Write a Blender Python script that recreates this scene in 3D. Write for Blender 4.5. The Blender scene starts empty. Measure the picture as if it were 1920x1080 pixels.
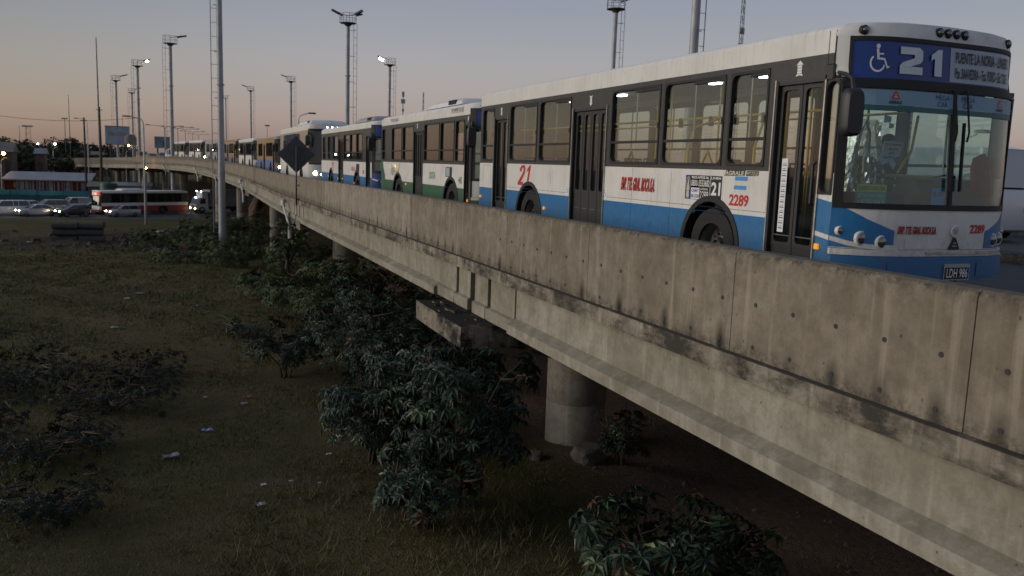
import bpy, bmesh, math, random
import numpy as np
from mathutils import Vector, Matrix
random.seed(7)
rng = np.random.default_rng(7)
SC = bpy.context.scene
COL = SC.collection
PI = math.pi

# ---------------------------------------------------------------- camera, sky, sun, exposure
YAW, PIT, ROLL, EYE = .3786, .1438, .0349, 1.433
cam = bpy.data.cameras.new('camera'); cam_o = bpy.data.objects.new('camera', cam); COL.objects.link(cam_o)
cam.sensor_width = 36; cam.lens = 36 * 1585.66 / 1920; cam.clip_start = .05; cam.clip_end = 4000
_F = Vector((math.sin(YAW) * math.cos(PIT), math.cos(YAW) * math.cos(PIT), -math.sin(PIT)))
_R0 = Vector((math.cos(YAW), -math.sin(YAW), 0)); _U0 = _R0.cross(_F)
_R = math.cos(ROLL) * _R0 + math.sin(ROLL) * _U0; _U = -math.sin(ROLL) * _R0 + math.cos(ROLL) * _U0
m = Matrix((( _R.x, _U.x, -_F.x, 0), (_R.y, _U.y, -_F.y, 0), (_R.z, _U.z, -_F.z, EYE), (0, 0, 0, 1)))
cam_o.matrix_world = m
cam.dof.use_dof = True; cam.dof.focus_distance = 11.5; cam.dof.aperture_fstop = 2.2
SC.camera = cam_o

SUN_EL, SUN_AZ = math.radians(2.5), math.radians(-76)      # azimuth measured from +Y towards +X; the sun has just gone down to the left
W = bpy.data.worlds.new('World'); SC.world = W; W.use_nodes = True
nt = W.node_tree; nt.nodes.clear()
def wn(t, **k):
    n = nt.nodes.new('ShaderNode' + t)
    for a, v in k.items(): setattr(n, a, v)
    return n
sky = wn('TexSky', sky_type='NISHITA', sun_disc=False, sun_elevation=SUN_EL, sun_rotation=SUN_AZ, altitude=20, air_density=1., dust_density=1., ozone_density=2.)
hs = wn('HueSaturation'); hs.inputs['Saturation'].default_value = .6; nt.links.new(sky.outputs[0], hs.inputs['Color'])
bg = wn('Background'); bg.inputs['Strength'].default_value = .05; nt.links.new(hs.outputs[0], bg.inputs[0])
# dusk haze layer of the sky: smooth ramps over elevation, warmer towards the set sun
geo = wn('TexCoord'); sp = wn('SeparateXYZ'); nt.links.new(geo.outputs['Generated'], sp.inputs[0])
asn = wn('Math', operation='ARCSINE'); nt.links.new(sp.outputs[2], asn.inputs[0])
e01 = wn('MapRange'); e01.inputs[2].default_value = PI / 2; nt.links.new(asn.outputs[0], e01.inputs[0])
pw = wn('Math', operation='POWER'); pw.inputs[1].default_value = .5; nt.links.new(e01.outputs[0], pw.inputs[0])   # more resolution near the horizon
def ramp(stops):
    r = wn('ValToRGB'); cr = r.color_ramp; cr.interpolation = 'B_SPLINE'
    while len(cr.elements) < len(stops): cr.elements.new(.5)
    for e_, (d, c) in zip(cr.elements, stops): e_.position = math.sqrt(d / 90); e_.color = (*c, 1)
    nt.links.new(pw.outputs[0], r.inputs[0]); return r
warm = ramp([(0, (.140, .092, .066)), (1.2, (.190, .130, .094)), (3, (.220, .168, .130)), (6, (.182, .166, .156)), (10, (.124, .134, .154)), (22, (.085, .108, .16)), (90, (.075, .10, .16))])
cool = ramp([(0, (.150, .104, .112)), (1.2, (.210, .152, .150)), (3, (.272, .216, .207)), (6, (.280, .260, .268)), (10, (.205, .218, .268)), (22, (.128, .150, .225)), (90, (.085, .115, .18))])
dt = wn('VectorMath', operation='DOT_PRODUCT'); nt.links.new(geo.outputs['Generated'], dt.inputs[0]); dt.inputs[1].default_value = (math.sin(SUN_AZ), math.cos(SUN_AZ), 0)
dm = wn('MapRange', interpolation_type='SMOOTHSTEP'); dm.inputs[1].default_value = .0; dm.inputs[2].default_value = .62; nt.links.new(dt.outputs['Value'], dm.inputs[0])
mx = wn('Mix', data_type='RGBA'); nt.links.new(dm.outputs[0], mx.inputs[0]); nt.links.new(cool.outputs[0], mx.inputs[6]); nt.links.new(warm.outputs[0], mx.inputs[7])
bg2 = wn('Background'); bg2.inputs['Strength'].default_value = .93; nt.links.new(mx.outputs[2], bg2.inputs[0])
ad = wn('AddShader'); wo = wn('OutputWorld')
nt.links.new(bg.outputs[0], ad.inputs[0]); nt.links.new(bg2.outputs[0], ad.inputs[1]); nt.links.new(ad.outputs[0], wo.inputs[0])
sl = bpy.data.lights.new('sun', 'SUN'); sl.energy = 1.75; sl.angle = math.radians(50); sl.color = (1, .91, .80)      # the broad afterglow low in the west
so = bpy.data.objects.new('sun', sl); COL.objects.link(so)
el = math.radians(9)
sd = Vector((math.sin(SUN_AZ) * math.cos(el), math.cos(SUN_AZ) * math.cos(el), math.sin(el)))
so.rotation_euler = sd.to_track_quat('Z', 'Y').to_euler()
SC.view_settings.view_transform = 'Standard'; SC.view_settings.look = 'None'
SC.view_settings.exposure = 0.40; SC.view_settings.gamma = 1; SC.view_settings.use_curve_mapping = False
SC.render.engine = 'CYCLES'
SC.cycles.max_bounces = 8; SC.cycles.transparent_max_bounces = 24
SC.cycles.caustics_reflective = False; SC.cycles.caustics_refractive = False

# ---------------------------------------------------------------- helpers: materials
MATS = {}
def mat(name, col=(.5, .5, .5), rough=.6, metal=0., spec=.5, emit=None, estr=0., coat=0., noise=0., nscale=6., bump=0., bscale=30.):
    if name in MATS: return MATS[name]
    M = bpy.data.materials.new(name); M.use_nodes = True; n = M.node_tree; b = n.nodes['Principled BSDF']
    b.inputs['Base Color'].default_value = (*col, 1); b.inputs['Roughness'].default_value = rough
    b.inputs['Metallic'].default_value = metal; b.inputs['Specular IOR Level'].default_value = spec
    b.inputs['Coat Weight'].default_value = coat
    if emit: b.inputs['Emission Color'].default_value = (*emit, 1); b.inputs['Emission Strength'].default_value = estr
    if noise or bump:
        tc = n.nodes.new('ShaderNodeTexCoord')
        if noise:
            t = n.nodes.new('ShaderNodeTexNoise'); t.inputs['Scale'].default_value = nscale; t.inputs['Detail'].default_value = 6; t.inputs['Roughness'].default_value = .65
            n.links.new(tc.outputs['Object'], t.inputs['Vector'])
            r = n.nodes.new('ShaderNodeMapRange'); r.inputs[1].default_value = .3; r.inputs[2].default_value = .7; r.inputs[3].default_value = 1 - noise; r.inputs[4].default_value = 1 + noise * .6
            n.links.new(t.outputs[0], r.inputs[0])
            x = n.nodes.new('ShaderNodeVectorMath'); x.operation = 'SCALE'; x.inputs[0].default_value = col
            n.links.new(r.outputs[0], x.inputs['Scale']); n.links.new(x.outputs[0], b.inputs['Base Color'])
        if bump:
            t = n.nodes.new('ShaderNodeTexNoise'); t.inputs['Scale'].default_value = bscale; t.inputs['Detail'].default_value = 4
            n.links.new(tc.outputs['Object'], t.inputs['Vector'])
            bp = n.nodes.new('ShaderNodeBump'); bp.inputs['Strength'].default_value = bump; bp.inputs['Distance'].default_value = .02
            n.links.new(t.outputs[0], bp.inputs['Height']); n.links.new(bp.outputs[0], b.inputs['Normal'])
    MATS[name] = M; return M

def glass(name, tint=(.7, .8, .76), refl=.0, rough=.02):
    """thin window glass: tinted see-through with a Fresnel reflection"""
    if name in MATS: return MATS[name]
    M = bpy.data.materials.new(name); M.use_nodes = True; n = M.node_tree; n.nodes.clear()
    o = n.nodes.new('ShaderNodeOutputMaterial'); mx = n.nodes.new('ShaderNodeMixShader')
    t = n.nodes.new('ShaderNodeBsdfTransparent'); t.inputs[0].default_value = (*tint, 1)
    g = n.nodes.new('ShaderNodeBsdfGlossy'); g.inputs['Roughness'].default_value = rough; g.inputs[0].default_value = (.9, .9, .9, 1)
    f = n.nodes.new('ShaderNodeLayerWeight'); f.inputs[0].default_value = .5
    p = n.nodes.new('ShaderNodeMath'); p.operation = 'POWER'; p.inputs[1].default_value = 5; n.links.new(f.outputs['Facing'], p.inputs[0])
    a = n.nodes.new('ShaderNodeMath'); a.operation = 'MULTIPLY_ADD'; a.use_clamp = True; a.inputs[1].default_value = .9; a.inputs[2].default_value = .035 + refl
    n.links.new(p.outputs[0], a.inputs[0]); n.links.new(a.outputs[0], mx.inputs[0])
    n.links.new(t.outputs[0], mx.inputs[1]); n.links.new(g.outputs[0], mx.inputs[2]); n.links.new(mx.outputs[0], o.inputs[0])
    MATS[name] = M; return M

class N:
    """tiny node-graph builder"""
    def __init__(s, name):
        s.M = bpy.data.materials.new(name); s.M.use_nodes = True; s.t = s.M.node_tree; s.b = s.t.nodes['Principled BSDF']; MATS[name] = s.M
    def new(s, typ, **k):
        n = s.t.nodes.new('ShaderNode' + typ)
        for a, v in k.items(): setattr(n, a, v)
        return n
    def put(s, inp, v):
        if isinstance(v, bpy.types.NodeSocket): s.t.links.new(v, inp)
        elif isinstance(v, tuple) and len(v) == 3 and inp.type == 'RGBA': inp.default_value = (*v, 1)
        else: inp.default_value = v
    def math(s, op, a, b=0., c=None, clamp=False):
        n = s.new('Math', operation=op, use_clamp=clamp); s.put(n.inputs[0], a); s.put(n.inputs[1], b)
        if c is not None: s.put(n.inputs[2], c)
        return n.outputs[0]
    def mix(s, f, a, b, mode='MIX'):
        n = s.new('Mix', data_type='RGBA', blend_type=mode); s.put(n.inputs[0], f); s.put(n.inputs[6], a); s.put(n.inputs[7], b); return n.outputs[2]
    def noise(s, vec, scale, detail=4, rough=.6):
        n = s.new('TexNoise'); s.put(n.inputs['Vector'], vec); n.inputs['Scale'].default_value = scale; n.inputs['Detail'].default_value = detail; n.inputs['Roughness'].default_value = rough; return n.outputs[0]
    def rng(s, v, a, b, c=0., d=1.):
        n = s.new('MapRange'); s.put(n.inputs[0], v)
        for i, x in enumerate((a, b, c, d)): n.inputs[i + 1].default_value = x
        return n.outputs[0]
    def mapv(s, vec, sc=(1, 1, 1), loc=(0, 0, 0)):
        n = s.new('Mapping'); s.put(n.inputs[0], vec); n.inputs['Scale'].default_value = sc; n.inputs['Location'].default_value = loc; return n.outputs[0]
    def sep(s, v): n = s.new('SeparateXYZ'); s.put(n.inputs[0], v); return n.outputs
    def bump(s, h, st=.3, d=.02):
        n = s.new('Bump'); n.inputs['Strength'].default_value = st; n.inputs['Distance'].default_value = d; s.put(n.inputs['Height'], h); s.put(s.b.inputs['Normal'], n.outputs[0])

# ---------------------------------------------------------------- helpers: meshes
class MB:
    def __init__(s): s.v = []; s.f = []; s.m = []
    def add(s, vs, fs, mi=0):
        o = len(s.v); s.v.extend([tuple(p) for p in vs])
        for f in fs: s.f.append(tuple(o + i for i in f)); s.m.append(mi)
        return s
    def box(s, x0, y0, z0, x1, y1, z1, mi=0):
        if x0 > x1: x0, x1 = x1, x0
        if y0 > y1: y0, y1 = y1, y0
        if z0 > z1: z0, z1 = z1, z0
        return s.add([(x0, y0, z0), (x1, y0, z0), (x1, y1, z0), (x0, y1, z0), (x0, y0, z1), (x1, y0, z1), (x1, y1, z1), (x0, y1, z1)],
              [(0, 3, 2, 1), (4, 5, 6, 7), (0, 1, 5, 4), (1, 2, 6, 5), (2, 3, 7, 6), (3, 0, 4, 7)], mi)
    def bbox(s, x0, y0, z0, x1, y1, z1, b=.02, mi=0):
        """box with chamfered vertical and top edges"""
        pts = [(x0 + b, y0), (x1 - b, y0), (x1, y0 + b), (x1, y1 - b), (x1 - b, y1), (x0 + b, y1), (x0, y1 - b), (x0, y0 + b)]
        cx, cy = (x0 + x1) / 2, (y0 + y1) / 2
        kx, ky = 1 - b / max(1e-6, abs(x1 - x0) / 2), 1 - b / max(1e-6, abs(y1 - y0) / 2)
        top = [((p[0] - cx) * kx + cx, (p[1] - cy) * ky + cy, z1) for p in pts]
        vs = [(*p, z0) for p in pts] + [(*p, z1 - b) for p in pts] + top
        fs = [tuple(range(7, -1, -1)), tuple(range(16, 24))]
        for k in (0, 8):
            for i in range(8): j = (i + 1) % 8; fs.append((k + i, k + j, k + 8 + j, k + 8 + i))
        return s.add(vs, fs, mi)
    def tube(s, pts, r, n=8, mi=0, cap=True):
        pts = [Vector(p) for p in pts]; rs = r if isinstance(r, (list, tuple)) else [r] * len(pts)
        base = len(s.v); up = None
        for i, p in enumerate(pts):
            d = (pts[min(i + 1, len(pts) - 1)] - pts[max(i - 1, 0)]).normalized()
            if up is None:
                up = Vector((0, 0, 1)) if abs(d.z) < .9 else Vector((1, 0, 0))
            a = d.cross(up).normalized(); b = a.cross(d); up = b if abs(b.length) > 1e-6 else up
            for k in range(n):
                t = 2 * PI * k / n; q = p + (a * math.cos(t) + b * math.sin(t)) * rs[i]; s.v.append(tuple(q))
        for i in range(len(pts) - 1):
            for k in range(n):
                j = (k + 1) % n; s.f.append((base + i * n + k, base + i * n + j, base + (i + 1) * n + j, base + (i + 1) * n + k)); s.m.append(mi)
        if cap:
            s.f.append(tuple(base + k for k in range(n - 1, -1, -1))); s.m.append(mi)
            s.f.append(tuple(base + (len(pts) - 1) * n + k for k in range(n))); s.m.append(mi)
        return s
    def bar(s, p0, p1, w, h=None, mi=0):
        h = h or w; p0, p1 = Vector(p0), Vector(p1); d = (p1 - p0).normalized(); up = Vector((0, 0, 1)) if abs(d.z) < .95 else Vector((0, 1, 0))
        a = d.cross(up).normalized() * w / 2; b = a.cross(d).normalized() * h / 2
        vs = [p + x * a + y * b for p in (p0, p1) for x, y in ((-1, -1), (1, -1), (1, 1), (-1, 1))]
        return s.add(vs, [(3, 2, 1, 0), (4, 5, 6, 7), (0, 1, 5, 4), (1, 2, 6, 5), (2, 3, 7, 6), (3, 0, 4, 7)], mi)
    def prism(s, poly, fn, d0, d1, mi=0, mi_cap=None):
        """poly of (a,b); fn(a,b,d) -> xyz; closed prism between d0 and d1"""
        n = len(poly); vs = [fn(a, b, d0) for a, b in poly] + [fn(a, b, d1) for a, b in poly]
        o = len(s.v); s.v.extend([tuple(p) for p in vs])
        s.f.append(tuple(o + i for i in range(n - 1, -1, -1))); s.m.append(mi if mi_cap is None else mi_cap)
        s.f.append(tuple(o + n + i for i in range(n))); s.m.append(mi if mi_cap is None else mi_cap)
        for i in range(n):
            j = (i + 1) % n; s.f.append((o + i, o + j, o + n + j, o + n + i)); s.m.append(mi)
        return s
    def lathe(s, prof, n=24, axis='z', c=(0, 0, 0), mi=0, cap=True):
        o = len(s.v)
        for r, h in prof:
            for k in range(n):
                t = 2 * PI * k / n; a, b = r * math.cos(t), r * math.sin(t)
                p = {'z': (a, b, h), 'x': (h, a, b), 'y': (b, h, a)}[axis]; s.v.append((p[0] + c[0], p[1] + c[1], p[2] + c[2]))
        for i in range(len(prof) - 1):
            for k in range(n):
                j = (k + 1) % n; s.f.append((o + i * n + k, o + i * n + j, o + (i + 1) * n + j, o + (i + 1) * n + k)); s.m.append(mi)
        if cap and prof[0][0] > 1e-5: s.f.append(tuple(o + k for k in range(n - 1, -1, -1))); s.m.append(mi)
        if cap and prof[-1][0] > 1e-5: s.f.append(tuple(o + (len(prof) - 1) * n + k for k in range(n))); s.m.append(mi)
        return s
    def grid(s, fn, us, vs, mi=0, mfn=None):
        o = len(s.v); nv = len(vs)
        for u in us:
            for v in vs: s.v.append(tuple(fn(u, v)))
        for i in range(len(us) - 1):
            for j in range(nv - 1):
                s.f.append((o + i * nv + j, o + (i + 1) * nv + j, o + (i + 1) * nv + j + 1, o + i * nv + j + 1)); s.m.append(mfn(i, j) if mfn else mi)
        return s
    def mesh(s, name, mats, smooth=False, fix=False):
        me = bpy.data.meshes.new(name); me.from_pydata(s.v, [], s.f)
        mats = mats if isinstance(mats, (list, tuple)) else [mats]
        for x in mats: me.materials.append(x)
        if len(mats) > 1: me.polygons.foreach_set('material_index', s.m)
        if fix:
            bm = bmesh.new(); bm.from_mesh(me); bmesh.ops.recalc_face_normals(bm, faces=bm.faces); bm.to_mesh(me); bm.free()
        if smooth:
            me.polygons.foreach_set('use_smooth', [True] * len(me.polygons))
            if smooth is not True: me.set_sharp_from_angle(angle=math.radians(smooth))
        me.update(); return me
    def build(s, name, mats, parent=None, smooth=False, fix=True, loc=None, rotz=None, **props):
        return obj(name, s.mesh(name, mats, smooth, fix), parent, loc, rotz, **props)

def obj(name, me, parent=None, loc=None, rotz=None, **props):
    o = bpy.data.objects.new(name, me); COL.objects.link(o)
    if parent is not None: o.parent = parent
    if loc is not None: o.location = loc
    if rotz is not None: o.rotation_euler = (0, 0, rotz)
    for k, v in props.items():
        if v is not None: o[k] = v
    return o
def thing(name, label, cat, loc=(0, 0, 0), rotz=0, group=None):
    o = bpy.data.objects.new(name, None); COL.objects.link(o); o.location = loc; o.rotation_euler = (0, 0, rotz)
    o['label'] = label; o['category'] = cat
    if group: o['group'] = group
    return o
def tag(o, label, cat, group=None):
    o['label'] = label; o['category'] = cat
    if group: o['group'] = group
    return o
def copy_tree(o, parent=None):
    c = o.copy(); COL.objects.link(c); c.parent = parent
    for ch in list(o.children): copy_tree(ch, c)
    return c

_TXT = {}
def text_geo(s, bold=.0):
    if (s, bold) in _TXT: return _TXT[(s, bold)]
    cu = bpy.data.curves.new('t', 'FONT'); cu.body = s; cu.size = 1; cu.offset = bold; cu.resolution_u = 3
    o = bpy.data.objects.new('t', cu); COL.objects.link(o)
    me = o.to_mesh(); vs = np.array([v.co[:2] for v in me.vertices]).reshape(-1, 2); fs = [tuple(p.vertices) for p in me.polygons]
    o.to_mesh_clear(); bpy.data.objects.remove(o); bpy.data.curves.remove(cu)
    _TXT[(s, bold)] = (vs, fs); return vs, fs
def text(mb, s, fn, w, h, bold=.02, slant=0., mi=0):
    """lettering stretched to w x h; fn(a, b) -> xyz with a along the reading direction"""
    vs, fs = text_geo(s, bold)
    if not len(vs): return
    mn, mx = vs.min(0), vs.max(0); q = (vs - mn) / np.maximum(mx - mn, 1e-6) * (w, h)
    mb.add([fn(a + slant * b, b) for a, b in q], fs, mi)
def sm(a, b, x):
    t = np.clip((x - a) / (b - a), 0, 1); return t * t * (3 - 2 * t)
# ---------------------------------------------------------------- overpass path: outer parapet face, road height
_PY = np.array([-40, 0, 22, 45, 85, 120, 150, 178, 221, 250, 300.]); _PZ = np.array([0, 0, -.03, -.14, .15, .40, .2, -.35, -1.1, -1.75, -3.2])
def road_z(y): 
    k = np.linspace(-6, 6, 13); return float(np.mean(np.interp(y + k, _PY, _PZ)))
def outer_x(y): d = max(0, y - 62); return 4.9 - d * d / 920
def pt(y, off, z):
    d = max(0, y - 62); dx = -d / 460; h = math.hypot(1, dx)
    return (outer_x(y) + off / h, y - off * dx / h, z + road_z(y))
def heading(y): d = max(0, y - 62); return math.atan(d / 460)      # rotation about z

def concrete(name, base, stain_holes=False, streak=1., dark=.5, seed=0., grime=(.042, .039, .034)):
    g = N(name); b = g.b
    tc = g.new('TexCoord').outputs['Object']; x, y, z = g.sep(tc); nx, ny, nz_ = g.sep(g.new('NewGeometry').outputs['Normal'])
    sc = lambda k, t=(1, 1, 1): tuple(c * k * q for c, q in zip(base, t))
    big = g.noise(g.mapv(tc, (1, 1, 1), (seed, 0, 0)), .8, 5); fine = g.noise(tc, 55, 3)
    mid = g.noise(g.mapv(tc, (1, 1, 1), (0, seed, 3)), 4.5, 7, .72); sp = g.noise(g.mapv(tc, (1, 1, 1), (seed, 2, 3)), 16, 5, .75)
    col = g.mix(g.rng(big, .34, .66), sc(.74, (1, .97, .9)), sc(1.14))
    col = g.mix(g.rng(mid, .42, .64, 0, .72), col, sc(.56, (1, .95, .87))); col = g.mix(g.rng(g.noise(g.mapv(tc, (1, 1, 1), (7, seed, 0)), 2.2, 5, .6), .52, .70, 0, .5), col, sc(1.32))
    col = g.mix(g.rng(sp, .48, .72, 0, .45), col, sc(.62))
    st = g.noise(g.mapv(tc, (3, 2.2, .20), (seed, 0, 0)), 2.0, 6, .7)          # vertical run-off streaks, dark and pale
    col = g.mix(g.rng(st, .50, .70, 0, .62 * streak), col, sc(.55, (1, .96, .9)))
    st2 = g.noise(g.mapv(tc, (5, 3.1, .14), (seed + 9, 3, 0)), 2.0, 5, .62)
    col = g.mix(g.rng(st2, .55, .72, 0, .75 * streak), col, sc(1.5))
    if stain_holes:
        yw = g.math('ADD', y, .1)
        cy = g.math('SUBTRACT', g.math('FRACT', g.math('DIVIDE', yw, .51)), .5)      # holes every 0.51 m
        cell = g.math('FLOOR', g.math('DIVIDE', yw, .51))
        wn_ = g.new('TexWhiteNoise', noise_dimensions='1D'); g.put(wn_.inputs['W'], cell); rnd = wn_.outputs[0]
        dy = g.math('MULTIPLY', cy, .51)
        dz = g.math('SUBTRACT', z, -.205)
        wob = g.math('MULTIPLY', g.math('SUBTRACT', mid, .5), .22)
        d = g.math('SQRT', g.math('ADD', g.math('POWER', g.math('MULTIPLY', dy, 1.6), 2), g.math('POWER', g.math('MULTIPLY', dz, .72), 2)))
        d = g.math('ADD', d, wob)
        k = g.math('MULTIPLY', g.rng(d, .02, .17, 1, 0), g.rng(rnd, .2, .8, .15, 1))
        col = g.mix(k, col, (.020, .019, .018))
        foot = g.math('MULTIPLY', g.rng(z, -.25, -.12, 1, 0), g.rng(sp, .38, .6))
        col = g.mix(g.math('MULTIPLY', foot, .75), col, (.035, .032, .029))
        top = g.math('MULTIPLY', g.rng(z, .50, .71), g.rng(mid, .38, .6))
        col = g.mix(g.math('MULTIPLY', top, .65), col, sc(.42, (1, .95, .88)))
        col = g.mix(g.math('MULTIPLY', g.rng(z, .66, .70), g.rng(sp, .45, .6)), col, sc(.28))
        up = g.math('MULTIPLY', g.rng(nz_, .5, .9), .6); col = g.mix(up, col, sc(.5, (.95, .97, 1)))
    vo = g.new('TexVoronoi'); g.put(vo.inputs['Vector'], g.mapv(tc, (1, 1, .6), (seed, 0, 0))); vo.inputs['Scale'].default_value = 11; vo.inputs['Randomness'].default_value = 1
    wnz = g.new('TexWhiteNoise', noise_dimensions='3D'); g.put(wnz.inputs['Vector'], vo.outputs['Position'])
    pits = g.math('MULTIPLY', g.rng(vo.outputs['Distance'], .06, .12, 1, 0), g.rng(wnz.outputs[0], .72, .8))
    col = g.mix(g.math('MULTIPLY', pits, .85), col, (.025, .024, .022))
    if dark:
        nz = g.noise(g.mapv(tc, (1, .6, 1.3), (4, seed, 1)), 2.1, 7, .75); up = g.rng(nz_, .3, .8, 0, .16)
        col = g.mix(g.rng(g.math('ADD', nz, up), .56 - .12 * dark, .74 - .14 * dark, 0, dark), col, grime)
    g.put(b.inputs['Base Color'], col); b.inputs['Roughness'].default_value = .92; b.inputs['Specular IOR Level'].default_value = .2
    g.bump(g.math('ADD', fine, g.math('MULTIPLY', sp, 1.5)), .4, .012)
    return g.M
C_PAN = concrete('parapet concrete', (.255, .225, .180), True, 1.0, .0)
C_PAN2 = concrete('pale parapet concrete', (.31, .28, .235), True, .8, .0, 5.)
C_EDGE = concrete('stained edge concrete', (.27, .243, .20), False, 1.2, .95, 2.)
C_GIR = concrete('girder concrete', (.315, .30, .25), False, .6, .38, 7., (.13, .12, .09))
C_COL = concrete('column concrete', (.27, .255, .23), False, .7, .3, 3., (.10, .09, .08))
C_CAP = concrete('pier cap concrete', (.26, .235, .19), False, 1.4, 1.0, 11., (.022, .020, .018))
DARKHOLE = mat('tie hole black', (.035, .035, .04), .8)

bridge = thing('overpass', 'long curving concrete overpass carrying the queue of buses', 'overpass')
def sweep(mb, prof, ya, yb, step=4.0, gap=0., mi=0):
    ya += gap; yb -= gap; n = 1 if yb < 62 and yb - ya < 8 else max(1, int(math.ceil((yb - ya) / step)))
    ys = [ya + (yb - ya) * i / n for i in range(n + 1)]; k = len(prof); o = len(mb.v)
    for y in ys:
        for a, z in prof: mb.v.append(pt(y, a, z))
    for i in range(n):
        for j in range(k):
            l = (j + 1) % k; mb.f.append((o + i * k + j, o + i * k + l, o + (i + 1) * k + l, o + (i + 1) * k + j)); mb.m.append(mi)
    mb.f.append(tuple(o + j for j in range(k - 1, -1, -1))); mb.m.append(mi)
    mb.f.append(tuple(o + n * k + j for j in range(k))); mb.m.append(mi)

P_PAR = [(0, -.245), (0, .685), (.012, .715), (.04, .735), (.19, .735), (.22, .71), (.235, .68), (.30, .12), (.42, -.02), (.42, -.245)]
joints = [-14.6, -8.6, -2.6, 1.0, 4.0, 6.62, 9.7, 12.62, 18.7, 24.7, 30.7, 36.7]
joints += [42.7 + 6 * i for i in range(36)]
wide = {6.62, 18.7, 36.7, -2.6, 66.7, 90.7}
for a, b in zip(joints, joints[1:]):
    mb = MB(); sweep(mb, P_PAR, a, b, 3.0, .005)
    p = mb.build('parapet_panel', C_PAN2 if a in (18.7, 24.7) else C_PAN, bridge)
    if b < 40:      # tie holes cast into the face: dark cone sockets with a pale plastic rim
        hb = MB()
        kk = [k for k in range(-40, 90) if a + .1 < .51 * k + .155 < b - .1]
        for k in kk:
            y = .51 * k + .155
            for z in (.25, -.145):
                if z > 0 and y > 13: continue
                x, yy, zz = pt(y, 0, z + random.uniform(-.008, .008))
                hb.lathe([(.021, -.005), (.021, .0), (.016, .0), (.013, -.002), (0.0004, -.0015)][::-1], 10, 'x', (x, yy, zz))
                if z > 0 and random.random() < .25: pass
        if kk: hb.build('tie_holes', DARKHOLE, p, fix=False, kind='stuff')
# dark open joints
for y in sorted(wide):
    mb = MB(); mb.box(outer_x(y) + .02, y - .012, road_z(y) - .24, outer_x(y) + .2, y + .012, road_z(y) + .70); mb.build('joint_filler', mat('joint black', (.01, .01, .01), .9), bridge)

piers = [-10.6, 14.6, 39.4, 68, 92, 109, 138, 165, 192, 219, 244]
P_EDGE = [(-.045, -.262), (-.05, -.452), (.45, -.452), (.45, -.25), (.0, -.25)]
for a, b in zip(piers, piers[1:]):
    mb = MB(); sweep(mb, P_EDGE, a, b, 3.0, .008); mb.build('edge_beam', C_EDGE, bridge)
def gprof(web, fl):
    return [(web, -.476), (web, -1.01), (fl, -1.035), (fl, -1.235), (.78, -1.235), (.78, -1.09), (.62, -.97), (.62, -.476)]
for a, b in zip(piers, piers[1:]):
    mb = MB()
    for s0, s1, pr in ((a + .13, a + .82, gprof(.13, .075)), (a + .82, a + .98, gprof(.27, .085)), (a + .98, a + 2.1, gprof(.13, .075)),
                       (a + 2.1, b - 2.1, gprof(.155, .0)), (b - 2.1, b - .98, gprof(.13, .075)), (b - .98, b - .82, gprof(.27, .085)), (b - .82, b - .13, gprof(.13, .075))):
        if pr[0][0] == .155:
            pr = [(.155, -.476), (.155, -1.0), (.0, -1.085), (.0, -1.235), (.78, -1.235), (.78, -1.09), (.62, -.97), (.62, -.476)]
        sweep(mb, pr, s0, s1, 3.0)
    mb.build('girder', C_GIR, bridge)
    for off in (4.4, 8.0, 11.6, 15.6):
        mb = MB(); q = [(o + off, z) for o, z in gprof(.13, .05)]; sweep(mb, q, a + .13, b - .13, 4.0); mb.build('girder', C_GIR, bridge)
mb = MB(); sweep(mb, [(.46, -.03), (.46, -.24), (16.9, -.24), (16.9, -.03)], -14, 235, 3.0); mb.build('deck_slab', C_COL, bridge)
P_FAR = [(16.95 + .5 - a, z) for a, z in P_PAR]
for k in range(-2, 39):
    mb = MB(); sweep(mb, P_FAR, k * 6, k * 6 + 6, 3.0, .005); mb.build('parapet_panel', C_PAN, bridge)

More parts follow.
